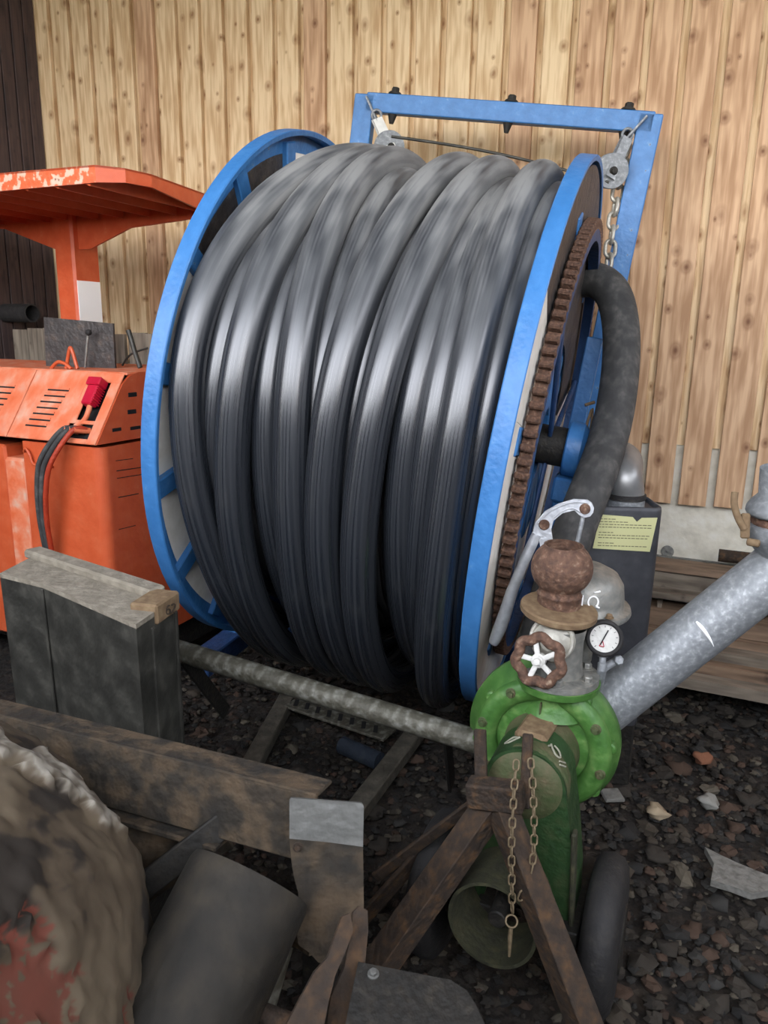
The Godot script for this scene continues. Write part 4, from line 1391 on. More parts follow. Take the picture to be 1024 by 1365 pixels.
	lathe(st, frame_y(dz - Vector3(0, 0.15, 0), Vector3.UP), [Vector2(0.04, 0), Vector2(0.045, 0.08), Vector2(0.08, 0.14), Vector2(0.11, 0.15)], 28)
	part(o, "priming_body", st, mats.alloy_dull)
	var lf := frame_z(at(780, 678, 2.1), (eye - at(780, 678, 2.1)) * Vector3(1, 0.6, 1))
	var L := func(x: float, y: float) -> Vector2:
		var q: Vector3 = lf.affine_inverse() * on_plane(x, y, lf)
		return Vector2(q.x, q.y)
	st = S()
	var outer := [Vector2(787, 688), Vector2(791, 683), Vector2(792, 677), Vector2(789, 670), Vector2(783, 666), Vector2(765, 665), Vector2(745, 671), Vector2(727, 681), Vector2(714, 696), Vector2(711, 708), Vector2(700, 735), Vector2(691, 752), Vector2(698, 760), Vector2(713, 733), Vector2(719, 720), Vector2(722, 735), Vector2(739, 735), Vector2(735, 705), Vector2(738, 694), Vector2(750, 684), Vector2(766, 680), Vector2(772, 686), Vector2(779, 690)]
	var poly := PackedVector2Array()
	for q in outer: poly.append(L.call(q.x, q.y))
	prism(st, lf, poly, 0.014)
	var lever := part(o, "priming_lever", st, mats.cast_alloy)
	lever.set_meta("label", "cast alloy lever of the priming pump")
	st = S()
	var ridge := []
	for q in [Vector2(785, 670), Vector2(765, 669), Vector2(746, 675), Vector2(730, 684), Vector2(717, 698)]: ridge.append(lf * (Vector3(L.call(q.x, q.y).x, L.call(q.x, q.y).y, 0.007)))
	tube(st, spline(ridge, 5), 0.0032, 6)
	ridge = []
	for q in [Vector2(775, 683), Vector2(764, 677), Vector2(750, 681), Vector2(738, 690)]: ridge.append(lf * (Vector3(L.call(q.x, q.y).x, L.call(q.x, q.y).y, 0.007)))
	tube(st, spline(ridge, 5), 0.0032, 6)
	part(lever, "lever_ridge", st, mats.cast_alloy)
	st = S()
	var hk := []
	for q in [Vector2(716, 712), Vector2(704, 737), Vector2(692, 765), Vector2(682, 790), Vector2(672, 822), Vector2(661, 850), Vector2(656, 859)]:
		hk.append(lf * Vector3(L.call(q.x, q.y).x, L.call(q.x, q.y).y, 0.0))
	tube(st, spline(hk, 6), [0.0150, 0.0150, 0.0150, 0.0150, 0.0150, 0.0150, 0.0156, 0.0156, 0.0156, 0.0156, 0.0156, 0.0156, 0.0163, 0.0163, 0.0163, 0.0163, 0.0163, 0.0163, 0.0175, 0.0175, 0.0181, 0.0181, 0.0187, 0.0187, 0.0194, 0.0194, 0.0194, 0.0194, 0.0187, 0.0181, 0.0175, 0.0169, 0.0163, 0.0150, 0.0137, 0.0112, 0.0063], 12)
	part(lever, "lever_handle", st, mats.cast_alloy)
	for q in [Vector2(780, 678), Vector2(726, 699)]:
		st = S()
		var pp := lf * Vector3(L.call(q.x, q.y).x, L.call(q.x, q.y).y, 0.004)
		lathe(st, frame_y(pp, lf.basis.z), crisp([Vector2(0.015, 0), Vector2(0.015, 0.007), Vector2(0.013, 0.009), Vector2(0.006, 0.009), Vector2(0.005, 0.007), Vector2(0, 0.007)]), 24)
		part(lever, "pivot_pin", st, mats.rust)
	st = S()
	tube(st, [on_plane(778, 686, lf) - lf.basis.z * 0.004, on_plane(765, 745, lf) - lf.basis.z * 0.004], 0.0065, 10)
	part(lever, "pull_rod", st, mats.galvanised)
	st = S()
	tube(st, [on_plane(731, 728, lf), dz + Vector3(-0.06, 0.06, 0)], 0.013, 10)
	part(lever, "fork", st, mats.cast_alloy)
	# pressure gauge
	var gp := at(806, 851, 1.92)
	var gd := (eye - gp).normalized() + Vector3(0.12, -0.1, 0.1)
	var gf := frame_y(gp, gd)
	st = S()
	lathe(st, gf.translated_local(Vector3(0, -0.03, 0)), [Vector2(0.0, 0), Vector2(0.040, 0), Vector2(0.046, 0.004), Vector2(0.047, 0.012), Vector2(0.047, 0.034), Vector2(0.043, 0.038), Vector2(0.038, 0.038), Vector2(0.036, 0.029)], 44)
	var gauge := part(o, "pressure_gauge", st, mats.black_rubber)
	gauge.set_meta("label", "round black pressure gauge with white dial")
	st = S()
	lathe(st, gf.translated_local(Vector3(0, -0.001, 0)), [Vector2(0.0365, 0), Vector2(0, 0.0005)], 40)
	part(gauge, "dial", st, mats.white_paint)
	var gz := frame_z(gp + gd.normalized() * 0.001, gd)
	st = S()
	for i in 11:
		var a := lerpf(-0.75 * PI, 0.75 * PI, i / 10.0)
		var d := Vector3(sin(a), cos(a), 0)
		beam(st, gz * (d * 0.028), gz * (d * 0.033), 0.0012, 0.0012, gd.normalized().cross(gz.basis * d), 0.0)
	beam(st, gz * Vector3(-0.010, -0.017, 0.002), gz * Vector3(0.008, 0.022, 0.002), 0.003, 0.0015, gz.basis.x, 0.0)
	part(gauge, "needle", st, mats.black)
	st = S()
	var tri := [gz * Vector3(-0.012, -0.020, 0.001), gz * Vector3(0.0, -0.021, 0.001), gz * Vector3(-0.004, -0.008, 0.001)]
	for i in 3: tube(st, [tri[i], tri[(i + 1) % 3]], 0.0011, 5)
	part(gauge, "red_mark", st, mats.red_plastic)
	st = S()
	var gup := gz.basis.y
	lathe(st, frame_y(gp - gup * 0.085 - gd.normalized() * 0.012, gup), crisp([Vector2(0.012, 0), Vector2(0.012, 0.02), Vector2(0.009, 0.022), Vector2(0.009, 0.034), Vector2(0.013, 0.036), Vector2(0.013, 0.045)]), 12)
	part(gauge, "stem", st, mats.galvanised)
	st = S()
	tube(st, spline([gp - gup * 0.08 - gd.normalized() * 0.012, at(800, 905, 1.95), at(795, 917, 1.98), at(778, 916, 2.02), at(762, 914, 2.06)], 6), 0.012, 12)
	tube(st, [at(800, 894, 1.96), at(822, 880, 1.98)], 0.011, 12)
	lathe(st, frame_y(at(823, 880, 1.98), Vector3(0.4, 0.5, 1)), disc(0.014, 0.02), 6, true)
	bolt(st, at(762, 914, 2.0), Vector3(0.2, 0.1, 1), 0.012, 0.014)
	part(o, "pipe_fitting", st, mats.galvanised)
	# hitch bracket: two rusty uprights joined by a channel
	st = S()
	beam(st, at(642, 1058, 1.78), at(640, 972, 1.80), 0.030, 0.014, Vector3(1, 0, 0.1), 0.003)
	part(o, "bracket_upright", st, mats.rust_dark)
	st = S()
	beam(st, at(700, 1078, 1.74), at(704, 978, 1.78), 0.024, 0.016, Vector3(1, 0, 0.1), 0.003)
	part(o, "bracket_upright", st, mats.rust_dark)
	st = S()
	beam(st, at(625, 1055, 1.75), at(698, 1063, 1.70), 0.062, 0.05, Vector3.UP, 0.004)
	part(o, "bracket_channel", st, mats.rust_dark)
	# A-frame drawbar
	st = S()
	angle_iron(st, at(652, 1062, 1.76), at(470, 1320, 1.60), 0.058)
	part(o, "drawbar", st, mats.rust_dark)
	st = S()
	angle_iron(st, at(676, 1075, 1.72), at(800, 1395, 1.50), 0.055)
	part(o, "drawbar", st, mats.rust_dark)
	st = S()
	beam(st, at(560, 1140, 1.95), at(470, 1240, 1.85), 0.05, 0.012, Vector3.UP, 0.003)
	beam(st, at(640, 1065, 1.9), at(500, 1170, 1.95), 0.03, 0.012, Vector3.UP, 0.003)
	part(o, "frame_rail", st, mats.rust_dark)
	# trolley: axle, wheels
	st = S()
	tube(st, [Vector3(-0.52, 0.24, 2.06), Vector3(-0.08, 0.24, 2.06)], 0.025, 14)
	beam(st, Vector3(-0.40, 0.245, 2.0), Vector3(-0.40, 0.245, 2.3), 0.05, 0.04)
	beam(st, Vector3(-0.19, 0.245, 2.0), Vector3(-0.19, 0.245, 2.3), 0.05, 0.04)
	part(o, "trolley_frame", st, mats.steel_dark)
	for x in [-0.60, -0.165]:
		st = S()
		lathe(st, frame_y(Vector3(x, 0.195, 2.18), Vector3(1, 0, 0)), [Vector2(0, 0), Vector2(0.13, 0.0), Vector2(0.13, 0.0), Vector2(0.165, 0.005), Vector2(0.186, 0.018), Vector2(0.193, 0.045), Vector2(0.186, 0.072), Vector2(0.165, 0.085), Vector2(0.13, 0.09), Vector2(0.13, 0.09), Vector2(0, 0.09)], 40)
		var tyre := part(o, "wheel", st, mats.black_rubber)
		st = S()
		lathe(st, frame_y(Vector3(x - 0.004, 0.195, 2.18), Vector3(1, 0, 0)), disc(0.09, 0.098, 0.01), 28)
		part(tyre, "wheel_disc", st, mats.steel_dark)
	# chain over the bracket
	var ch := thing("bracket_chain", "thin rusty chain with hook looped over the pump's hitch bracket", "chain", at(700, 1010, 1.68))
	hang_chain(ch, [at(688, 1020, 1.68), at(685, 1060, 1.66), at(682, 1130, 1.65), at(683, 1215, 1.65)], 0.028, 0.0022, 0.009, mats.chain_old)
	hang_chain(ch, [at(708, 1018, 1.68), at(711, 1060, 1.665), at(712, 1120, 1.66), at(708, 1160, 1.655), at(695, 1195, 1.65)], 0.028, 0.0022, 0.009, mats.chain_old)
	st = S()
	var rc := at(682, 1228, 1.65)
	tube(st, circle_loop(frame_y(rc, eye - rc), 0.0125, 22), 0.0024, 8, true)
	part(ch, "ring", st, mats.chain_old)
	st = S()
	tube(st, [at(681, 1236, 1.65), at(680, 1250, 1.65), at(679, 1275, 1.65)], [0.005, 0.0055, 0.003], 8)
	part(ch, "hook_pin", st, mats.chain_old)

func on_plane(x: float, y: float, f: Transform3D) -> Vector3:
	var d := at(x, y, 1.0) - eye
	var t := (f.origin - eye).dot(f.basis.z) / d.dot(f.basis.z)
	return eye + d * t

func angle_iron(st: SurfaceTool, a: Vector3, b: Vector3, w: float) -> void:
	var z := (b - a).normalized()
	var x := Vector3.UP.cross(z).normalized()
	var y := z.cross(x)
	box(st, Transform3D(Basis(x, y, z), (a + b) / 2), Vector3(w, 0.007, (b - a).length()), 0.002)
	box(st, Transform3D(Basis(x, y, z), (a + b) / 2 + x * (w / 2 - 0.004) - y * w / 2), Vector3(0.007, w, (b - a).length()), 0.002)
	box(st, Transform3D(Basis(x, y, z), (a + b) / 2 - x * (w / 2 - 0.004) - y * w / 2), Vector3(0.007, w, (b - a).length()), 0.002)

# ---------------------------------------------------------------- big galvanised pipe on the right
func build_big_pipe() -> void:
	var a := at(770, 970, 2.10)
	var b := at(1180, 645, 1.94)
	var o := thing("suction_pipe", "thick spangled galvanised pipe slanting up to the right from the pump", "pipe", a)
	var st := S()
	tube(st, [a, b], 0.074, 36)
	var p := part(o, "pipe", st, mats.galvanised)
	# a curl of white paint on the pipe
	var axis := (b - a).normalized()
	var side := (eye - (a + b) / 2)
	side = (side - axis * side.dot(axis)).normalized()
	var tang := axis.cross(side).normalized()
	if tang.y < 0: tang = -tang
	st = S()
	var mid := a + axis * (at(943, 850, 2.03) - a).dot(axis)
	var pts := []
	for i in 9:
		var t := deg_to_rad(18 - 62.0 * i / 8.0)
		pts.append(mid + axis * (0.004 - 0.010 * pow(i / 8.0, 2.0)) + (side * cos(t) + tang * sin(t)) * 0.0735)
	tube(st, pts, [0.003, 0.0052, 0.0058, 0.0055, 0.0048, 0.004, 0.003, 0.002, 0.001], 8)
	part(p, "paint_curl", st, mats.white_mark)
	# closing flange at the far end, and a quick coupling standing on a short branch
	st = S()
	lathe(st, frame_y(b - axis * 0.01, axis), disc(0.105, 0.02, 0.003), 36)
	part(o, "end_flange", st, mats.galvanised)
	var cc := at(1041, 724, 1.96)
	var cf := frame_y(cc, Vector3(-0.10, 1, 0.10))
	st = S()
	tube(st, [at(1044, 757, 1.995), cc + cf.basis.y * 0.01], 0.060, 28)
	part(o, "pipe_branch", st, mats.galvanised)
	st = S()
	lathe(st, cf, [Vector2(0.060, -0.02), Vector2(0.074, 0.0), Vector2(0.084, 0.02), Vector2(0.088, 0.045), Vector2(0.084, 0.06), Vector2(0.084, 0.06), Vector2(0.07, 0.06)], 36)
	var cup := part(o, "coupling_cup", st, mats.galvanised)
	st = S()
	lathe(st, cf.translated_local(Vector3(0, 0.055, 0)), [Vector2(0.07, 0), Vector2(0.074, 0.01), Vector2(0.07, 0.03), Vector2(0.06, 0.04)], 36)
	part(cup, "seal", st, mats.rust)
	st = S()
	lathe(st, cf.translated_local(Vector3(0, 0.085, 0)), [Vector2(0.066, 0), Vector2(0.082, 0.0), Vector2(0.086, 0.008), Vector2(0.084, 0.018), Vector2(0.076, 0.03), Vector2(0.056, 0.05), Vector2(0.054, 0.12)], 36)
	part(o, "coupling_collar", st, mats.galvanised)
	st = S()
	beam(st, at(993, 718, 1.91), at(994, 684, 1.91), 0.022, 0.02, Vector3(1, 0, 0), 0.004)
	tube(st, spline([at(992, 705, 1.9), at(984, 690, 1.9), at(979, 672, 1.9), at(980, 656, 1.9)], 5), 0.009, 10)
	lathe(st, frame_y(at(996, 722, 1.90) , Vector3(1, 0, 0.3)), disc(0.010, 0.03), 14)
	part(o, "coupling_lever", st, mats.rust_tan).set_meta("label", "brown locking lever of the coupling")

# ---------------------------------------------------------------- dark tank, elbow and feed hose beside the hub
func build_grey_tank() -> void:
	var o := thing("filter_tank", "dark grey upright tank with yellow instruction label, right of the reel hub", "tank", Vector3(-0.25, 0, 1.15))
	var ctr := Vector3(-0.285, 0.62, 1.165)
	var f := Transform3D(Basis(Vector3.UP, 0.36) * Basis(Vector3(0, 0, 1), 0.0), ctr)
	var st := S()
	var plan := func(y: float, g: float) -> PackedVector3Array:
		var r := PackedVector3Array()
		for q in [[0.098, 0.075, 0.0], [-0.112, 0.075, PI / 2], [-0.112, -0.075, PI], [0.098, -0.075, 1.5 * PI]]:
			for i in 6:
				var a: float = q[2] + PI / 2 * i / 5.0
				r.append(f * Vector3((q[0] + 0.03 * cos(a)) * g, y, -(-q[1] - 0.03 * sin(a)) * g * 1.0))
		return r
	var rows := []
	for q in [[-0.35, 0.90], [-0.34, 0.93], [0.0, 0.97], [0.44, 1.0], [0.455, 1.0], [0.468, 0.985], [0.47, 0.94], [0.462, 0.90], [0.455, 0.88]]:
		var r: PackedVector3Array = plan.call(q[0], q[1])
		r.reverse()
		rows.append(r)
	grid(st, rows, true)
	face(st, Array(rows[-1]), ctr)
	part(o, "tank_body", st, mats.tank_grey)
	# label
	st = S()
	var lf := f.translated_local(Vector3(-0.005, 0.385, 0.108))
	prism(st, lf, PackedVector2Array([Vector2(-0.095, -0.062), Vector2(0.098, -0.068), Vector2(0.112, 0.052), Vector2(0.06, 0.05), Vector2(0.045, 0.036), Vector2(0.03, 0.052), Vector2(-0.080, 0.058)]), 0.003)
	var lm := StandardMaterial3D.new()
	lm.albedo_color = c(206, 204, 150)
	lm.roughness = 0.6
	var lab := part(o, "instruction_label", st, lm)
	lab.set_meta("label", "torn pale yellow label with lines of fine print")
	st = S()
	var r := RandomNumberGenerator.new()
	r.seed = 5
	for i in 11:
		var y := 0.043 - 0.0094 * i
		if i in [4, 8]: continue
		var x := -0.080
		var end := 0.085 if i not in [0, 5, 9] else -0.03
		if i < 2: end = minf(end, 0.01)
		while x < end:
			var w := r.randf_range(0.005, 0.014)
			box(st, lf.translated_local(Vector3(x + w / 2, y, 0.0018)), Vector3(w, 0.0026, 0.0008), 0.0)
			x += w + 0.003
	part(lab, "fine_print", st, mk("print", [[0.0, c(110, 108, 80)]], 0.8, 0.0, 1.0, 0.02, 0.0))
	for s in [-0.09, 0.09]:
		st = S()
		beam(st, Vector3(ctr.x + s, 0.0, ctr.z), Vector3(ctr.x + s, 0.29, ctr.z), 0.08, 0.05, Vector3(1, 0, 0), 0.004)
		part(o, "tank_leg", st, mats.steel_dark)
	# pipe elbow from the hub into the tank
	var hub := reel_frame * Vector3(0.70, 0, 0)
	var e := thing("pipe_elbow", "smooth grey metal pipe elbow running from the reel hub down into the dark tank", "pipe", hub)
	st = S()
	var top := Vector3(-0.262, 1.06, 1.165)
	tube(st, spline([hub, reel_frame * Vector3(0.76, 0.0, 0), reel_frame * Vector3(0.815, -0.005, 0.008), top + Vector3(-0.012, 0.115, 0.0), top + Vector3(0, 0.06, 0), top + Vector3(0, 0.005, 0)], 8), 0.062, 32)
	part(e, "elbow", st, mats.elbow_grey)
	st = S()
	lathe(st, frame_y(top + Vector3(0, 0.042, 0), Vector3.UP), crisp([Vector2(0.06, 0), Vector2(0.069, 0.0), Vector2(0.069, 0.016), Vector2(0.06, 0.018)]), 36)
	part(e, "seal", st, mats.black_rubber)
	st = S()
	lathe(st, frame_y(top + Vector3(0, 0.004, 0), Vector3.UP), crisp([Vector2(0.06, 0), Vector2(0.066, 0.0), Vector2(0.066, 0.034), Vector2(0.06, 0.036)]), 36)
	var clamp_band := part(e, "clamp_band", st, mats.galvanised)
	st = S()
	var cb := top + Vector3(-0.075, 0.022, 0.03)
	box(st, Transform3D(Basis(), cb), Vector3(0.02, 0.028, 0.028), 0.004)
	bolt(st, cb + Vector3(0.0, 0, 0.014), Vector3(-0.3, 0, 1), 0.009, 0.02)
	part(clamp_band, "clamp_screw", st, mats.alloy_dull)
	st = S()
	tube(st, spline([at(786, 585, 2.72), at(790, 545, 2.72), at(780, 575, 2.70), at(776, 600, 2.68)], 5), 0.005, 8)
	tube(st, [at(780, 540, 2.75), at(793, 536, 2.75)], 0.006, 8)
	part(e, "spring_clip", st, mats.rust_tan)
	# the feed hose bowed over from behind the gear ring
	var hk := [at(730, 392, 3.08), at(765, 376, 3.0), at(795, 374, 2.93), at(817, 392, 2.86), at(827, 430, 2.80), at(828, 480, 2.74), at(821, 540, 2.66), at(808, 595, 2.58), at(790, 645, 2.50), at(770, 695, 2.44), at(752, 745, 2.38), at(735, 800, 2.32), at(722, 860, 2.28), at(716, 930, 2.28), at(720, 1010, 2.3)]
	st = S()
	tube(st, spline(hk, 8), 0.067, 28)
	var fh := thing("feed_hose", "dusty black rubber feed hose bowed down in front of the right frame leg", "hose", hk[0])
	part(fh, "hose_tube", st, mats.rubber_dusty)

# ---------------------------------------------------------------- mud-caked machinery in the foreground
func build_front_machine() -> void:
	var d0 := at(-282, 1448, 1.12)
	var o := thing("muddy_drum", "mud-caked rounded orange drum in the bottom left corner", "drum", Vector3(d0.x, 0.1, d0.z))
	var n := noise(3.2, 5, 9)
	var n2 := noise(14.0, 3, 19)
	var axis := Vector3(0.05, 0.97, 0.10).normalized()
	var f := frame_y(d0, axis)
	var sphere_hit := func(x: float, y: float, radius: float) -> Vector3:
		var ray := (at(x, y, 1.0) - eye).normalized()
		var oc := eye - d0
		var bq := oc.dot(ray)
		return eye + ray * (-bq - sqrt(maxf(0.0, bq * bq - oc.length_squared() + radius * radius)))
	var worn := [[sphere_hit.call(5, 1330, 0.51), 0.055], [sphere_hit.call(45, 1350, 0.51), 0.045], [sphere_hit.call(12, 1270, 0.51), 0.035], [sphere_hit.call(75, 1325, 0.51), 0.02], [sphere_hit.call(150, 1350, 0.51), 0.018]]
	var prof := [[-0.50, 0.0], [-0.49, 0.20], [-0.40, 0.36], [-0.25, 0.46], [-0.08, 0.505], [0.08, 0.515], [0.22, 0.495], [0.34, 0.43], [0.42, 0.34], [0.48, 0.22], [0.51, 0.1], [0.515, 0.0]]
	var keys := []
	for q in prof: keys.append(Vector2(q[1], q[0]))
	var rows := []
	var mask := func(wp: Vector3, d: Vector3) -> float:
		var edge := 1.0
		for w in worn: edge = minf(edge, (wp - w[0]).length() - w[1])
		return edge + n2.get_noise_3dv(d * 1.6) * 0.045 + n2.get_noise_3dv(d * 5.0) * 0.02
	# the pale dried crust along the upper edge
	var lip := []
	for q in [[-160, 935], [-80, 962], [-10, 998], [45, 1028], [90, 1058], [125, 1090]]: lip.append(sphere_hit.call(q[0], q[1], 0.55))
	var lip_dirs := []
	for q in spline(lip, 8): lip_dirs.append((q - d0).normalized())
	var lip_mid: Vector3 = lip_dirs[lip_dirs.size() / 2]
	var crust := func(wp: Vector3, d: Vector3) -> float:
		var u := (wp - d0).normalized()
		if u.dot(lip_mid) < 0.6: return 0.0
		var best := 1.0
		for v in lip_dirs: best = minf(best, (u as Vector3).distance_squared_to(v))
		return clampf(1.25 - sqrt(best) / 0.062 + 1.3 * n2.get_noise_3dv(d * 1.3), 0.0, 1.0)
	var line := spline(keys, 13)
	for q in line:
		var ring := PackedVector3Array()
		for j in 300:
			var a := TAU * j / 300
			var d := Vector3(q.x * cos(a), q.y, -q.x * sin(a))
			var mud := smoothstep(-0.004, 0.02, mask.call(f * d, d))
			var bump := maxf(0.0, n.get_noise_3dv(d) + 0.2) * 0.045 + absf(n2.get_noise_3dv(d)) * 0.022
			ring.append(f * (d * (1.0 + 0.012 * mud + bump * mud + 0.035 * smoothstep(0.0, 0.7, crust.call(f * d, d)))))
		rows.append(ring)
	var st := S()
	grid(st, rows, true)
	var tw := 1024
	var th := 512
	var skin := Image.create(tw, th, false, Image.FORMAT_RGB8)
	var n3 := noise(5.0, 5, 29)
	for y in th:
		var t := (y + 0.5) / th * (line.size() - 1)
		var q: Vector2 = line[int(t)].lerp(line[mini(int(t) + 1, line.size() - 1)], t - int(t))
		for x in tw:
			var a := TAU * (x + 0.5) / tw
			var d := Vector3(q.x * cos(a), q.y, -q.x * sin(a))
			var g := n3.get_noise_3dv(d)
			var col := c(62, 51, 37).lerp(c(96, 84, 66), clampf(0.5 + g * 1.4, 0, 1))
			if g < -0.22: col = col.lerp(c(32, 26, 19), clampf((-0.22 - g) * 9.0, 0, 0.85))
			var wp := f * d
			if (wp - worn[0][0]).length() < 0.3:
				var e: float = mask.call(wp, d)
				col = col.lerp(c(98, 46, 32).lerp(c(84, 54, 40), clampf(0.3 + g, 0, 1)), 1.0 - smoothstep(-0.004, 0.003, e))
			var cr: float = crust.call(wp, d)
			if cr > 0.0: col = col.lerp(c(150, 144, 132).lerp(c(96, 88, 76), clampf(0.45 + 1.6 * n2.get_noise_3dv(d * 2.2), 0, 1)), smoothstep(0.1, 0.6, cr))
			skin.set_pixel(x, y, col)
	var sk := StandardMaterial3D.new()
	sk.albedo_texture = ImageTexture.create_from_image(skin)
	sk.roughness = 0.9
	part(o, "drum_shell", st, sk).set_meta("label", "mud crust over worn orange paint")
	st = S()
	lathe(st, frame_y(Vector3(d0.x, 0, d0.z), Vector3.UP), disc(0.22, 0.22, 0.01), 30)
	part(o, "drum_foot", st, mats.steel_dark)
	# channel beam with a bent sheet at its end, roller under it
	var m := thing("dirty_frame", "mud-spattered steel channel beam with a bent sheet on its end, above a dark roller", "machine frame", Vector3(-0.7, 0.0, 2.9))
	var a0 := at(-90, 970, 1.62)
	var b0 := at(418, 1106, 1.36)
	var dirb := (b0 - a0).normalized()
	var upb := axis_up
	upb = (upb - dirb * upb.dot(dirb)).normalized()
	var outb := dirb.cross(upb).normalized()
	st = S()
	box(st, Transform3D(Basis(outb, upb, dirb), (a0 + b0) / 2), Vector3(0.010, 0.125, (b0 - a0).length()), 0.003)
	part(m, "channel_web", st, mats.mud_steel)
	st = S()
	box(st, Transform3D(Basis(outb, upb, dirb), (a0 + b0) / 2 + upb * 0.062 - outb * 0.035), Vector3(0.08, 0.009, (b0 - a0).length()), 0.003)
	part(m, "channel_flange", st, mats.mud_steel)
	st = S()
	var e0 := at(-90, 1035, 1.60)
	var e1 := at(290, 1118, 1.40)
	box(st, Transform3D(Basis(outb, upb, dirb), (e0 + e1) / 2 - outb * 0.03), Vector3(0.07, 0.012, (e1 - e0).length()), 0.003)
	part(m, "channel_flange", st, mats.mud_steel)
	# bent sheet
	var sf := frame_z(at(435, 1160, 1.32), (eye - at(435, 1160, 1.32)) * Vector3(1, 0.35, 1))
	var P := func(x: float, y: float) -> Vector2:
		var q := sf.affine_inverse() * on_plane(x, y, sf)
		return Vector2(q.x, q.y)
	var up_poly := PackedVector2Array()
	for q in [Vector2(386, 1066), Vector2(388, 1063), Vector2(482, 1070), Vector2(485, 1074), Vector2(484, 1128), Vector2(440, 1122), Vector2(386, 1117)]: up_poly.append(P.call(q.x, q.y))
	st = S()
	prism(st, sf, up_poly, 0.006)
	var sheet := part(m, "end_sheet", st, mats.clean_steel)
	sheet.set_meta("label", "bare grey upper end of the bent sheet")
	st = S()
	var lo_poly := PackedVector2Array()
	for q in [Vector2(386, 1117), Vector2(440, 1122), Vector2(484, 1128), Vector2(485, 1210), Vector2(484, 1278), Vector2(440, 1287), Vector2(424, 1281), Vector2(412, 1268), Vector2(398, 1258), Vector2(394, 1228), Vector2(398, 1190), Vector2(392, 1168), Vector2(389, 1150)]: lo_poly.append(P.call(q.x, q.y))
	prism(st, sf, lo_poly, 0.007)
	part(m, "end_sheet", st, mats.mud_steel).set_meta("label", "mud-stained lower part of the bent sheet")
	st = S()
	bolt(st, on_plane(397, 1128, sf) + sf.basis.z * 0.003, sf.basis.z, 0.006, 0.006)
	part(m, "sheet_bolt", st, mats.rust_dark)
	# roller
	var r0 := at(215, 1420, 1.15)
	var r1 := at(330, 1180, 1.30)
	var ra := (r1 - r0).normalized()
	st = S()
	lathe(st, frame_y(r0, ra), [Vector2(0, 0), Vector2(0.112, 0), Vector2(0.112, 0), Vector2(0.112, (r1 - r0).length()), Vector2(0.108, (r1 - r0).length() + 0.012), Vector2(0.108, (r1 - r0).length() + 0.012), Vector2(0.098, (r1 - r0).length() + 0.012), Vector2(0.096, (r1 - r0).length() - 0.01), Vector2(0, (r1 - r0).length() - 0.01)], 48)
	part(m, "roller", st, mats.roller)
	st = S()
	beam(st, at(180, 1190, 1.38), at(300, 1098, 1.42), 0.05, 0.012, axis_up, 0.003)
	part(m, "roller_guard", st, mats.steel_dark)
	st = S()
	beam(st, at(160, 1165, 1.5), at(285, 1085, 1.52), 0.16, 0.010, axis_up, 0.003)
	part(m, "side_plate", st, mats.mud_steel)
	# rods and rails glimpsed below
	st = S()
	beam(st, at(378, 1250, 1.45), at(300, 1335, 1.38), 0.035, 0.02, axis_up, 0.003)
	part(m, "blue_bar", st, mats.dark_blue)
	st = S()
	tube(st, [at(372, 1258, 1.42), at(345, 1350, 1.36)], 0.028, 16)
	part(m, "grey_rod", st, mats.galvanised_old)
	st = S()
	tube(st, [at(270, 1320, 1.25), at(390, 1366, 1.18)], 0.016, 12)
	part(m, "brown_rod", st, mats.rust_dark)
	st = S()
	beam(st, at(362, 1222, 1.5), at(420, 1258, 1.45), 0.05, 0.02, axis_up, 0.003)
	part(m, "cross_piece", st, mats.mud_steel)
	for q in [Vector3(-1.15, 0, 2.86), Vector3(-0.62, 0, 2.74)]:
		st = S()
		beam(st, q, q + Vector3(0, 0.74 if q.x > -1 else 0.78, 0), 0.06, 0.05, Vector3(1, 0, 0), 0.004)
		part(m, "support_leg", st, mats.steel_dark)
	# jagged bracket and dark plate at the bottom edge
	var j := thing("broken_bracket", "dark jagged iron bracket with bright chipped edges at the bottom edge", "bracket", at(470, 1400, 1.1))
	for w in [[1.10, [Vector2(455, 1222), Vector2(466, 1217), Vector2(470, 1240), Vector2(461, 1265), Vector2(446, 1300), Vector2(436, 1340), Vector2(425, 1400), Vector2(362, 1400), Vector2(392, 1345), Vector2(418, 1296), Vector2(436, 1276), Vector2(445, 1250)]], [1.13, [Vector2(470, 1216), Vector2(478, 1208), Vector2(489, 1214), Vector2(490, 1240), Vector2(485, 1290), Vector2(478, 1400), Vector2(430, 1400), Vector2(440, 1330), Vector2(458, 1290), Vector2(466, 1250)]]]:
		var jf := frame_z(at(450, 1290, w[0]), (eye - at(450, 1290, w[0])) + Vector3(0.25, 0, 0))
		var jp := PackedVector2Array()
		for q in w[1]:
			var v := jf.affine_inverse() * on_plane(q.x, q.y, jf)
			jp.append(Vector2(v.x, v.y))
		st = S()
		prism(st, jf, jp, 0.014)
		part(j, "jagged_plate", st, mats.rust_dark)
	var g := thing("dark_cover", "dark grimy metal cover with one pale bolt at the bottom edge, under the drawbar", "cover", at(560, 1420, 1.05))
	var cf := frame_z(at(560, 1330, 1.08), axis_up * 0.8 + (eye - at(560, 1330, 1.08)).normalized() * 0.6, -axis_forward)
	st = S()
	var cp := PackedVector2Array()
	for q in [Vector2(478, 1288), Vector2(600, 1312), Vector2(622, 1326), Vector2(634, 1345), Vector2(660, 1400), Vector2(455, 1400)]:
		var v := cf.affine_inverse() * on_plane(q.x, q.y, cf)
		cp.append(Vector2(v.x, v.y))
	prism(st, cf, cp, 0.02)
	part(g, "cover_plate", st, mats.steel_dark)
	st = S()
	bolt(st, on_plane(498, 1305, cf) + cf.basis.z * 0.01, cf.basis.z, 0.006, 0.006)
	part(g, "cover_bolt", st, mats.clean_steel)
	st = S()
	var cl := at(560, 1400, 1.08)
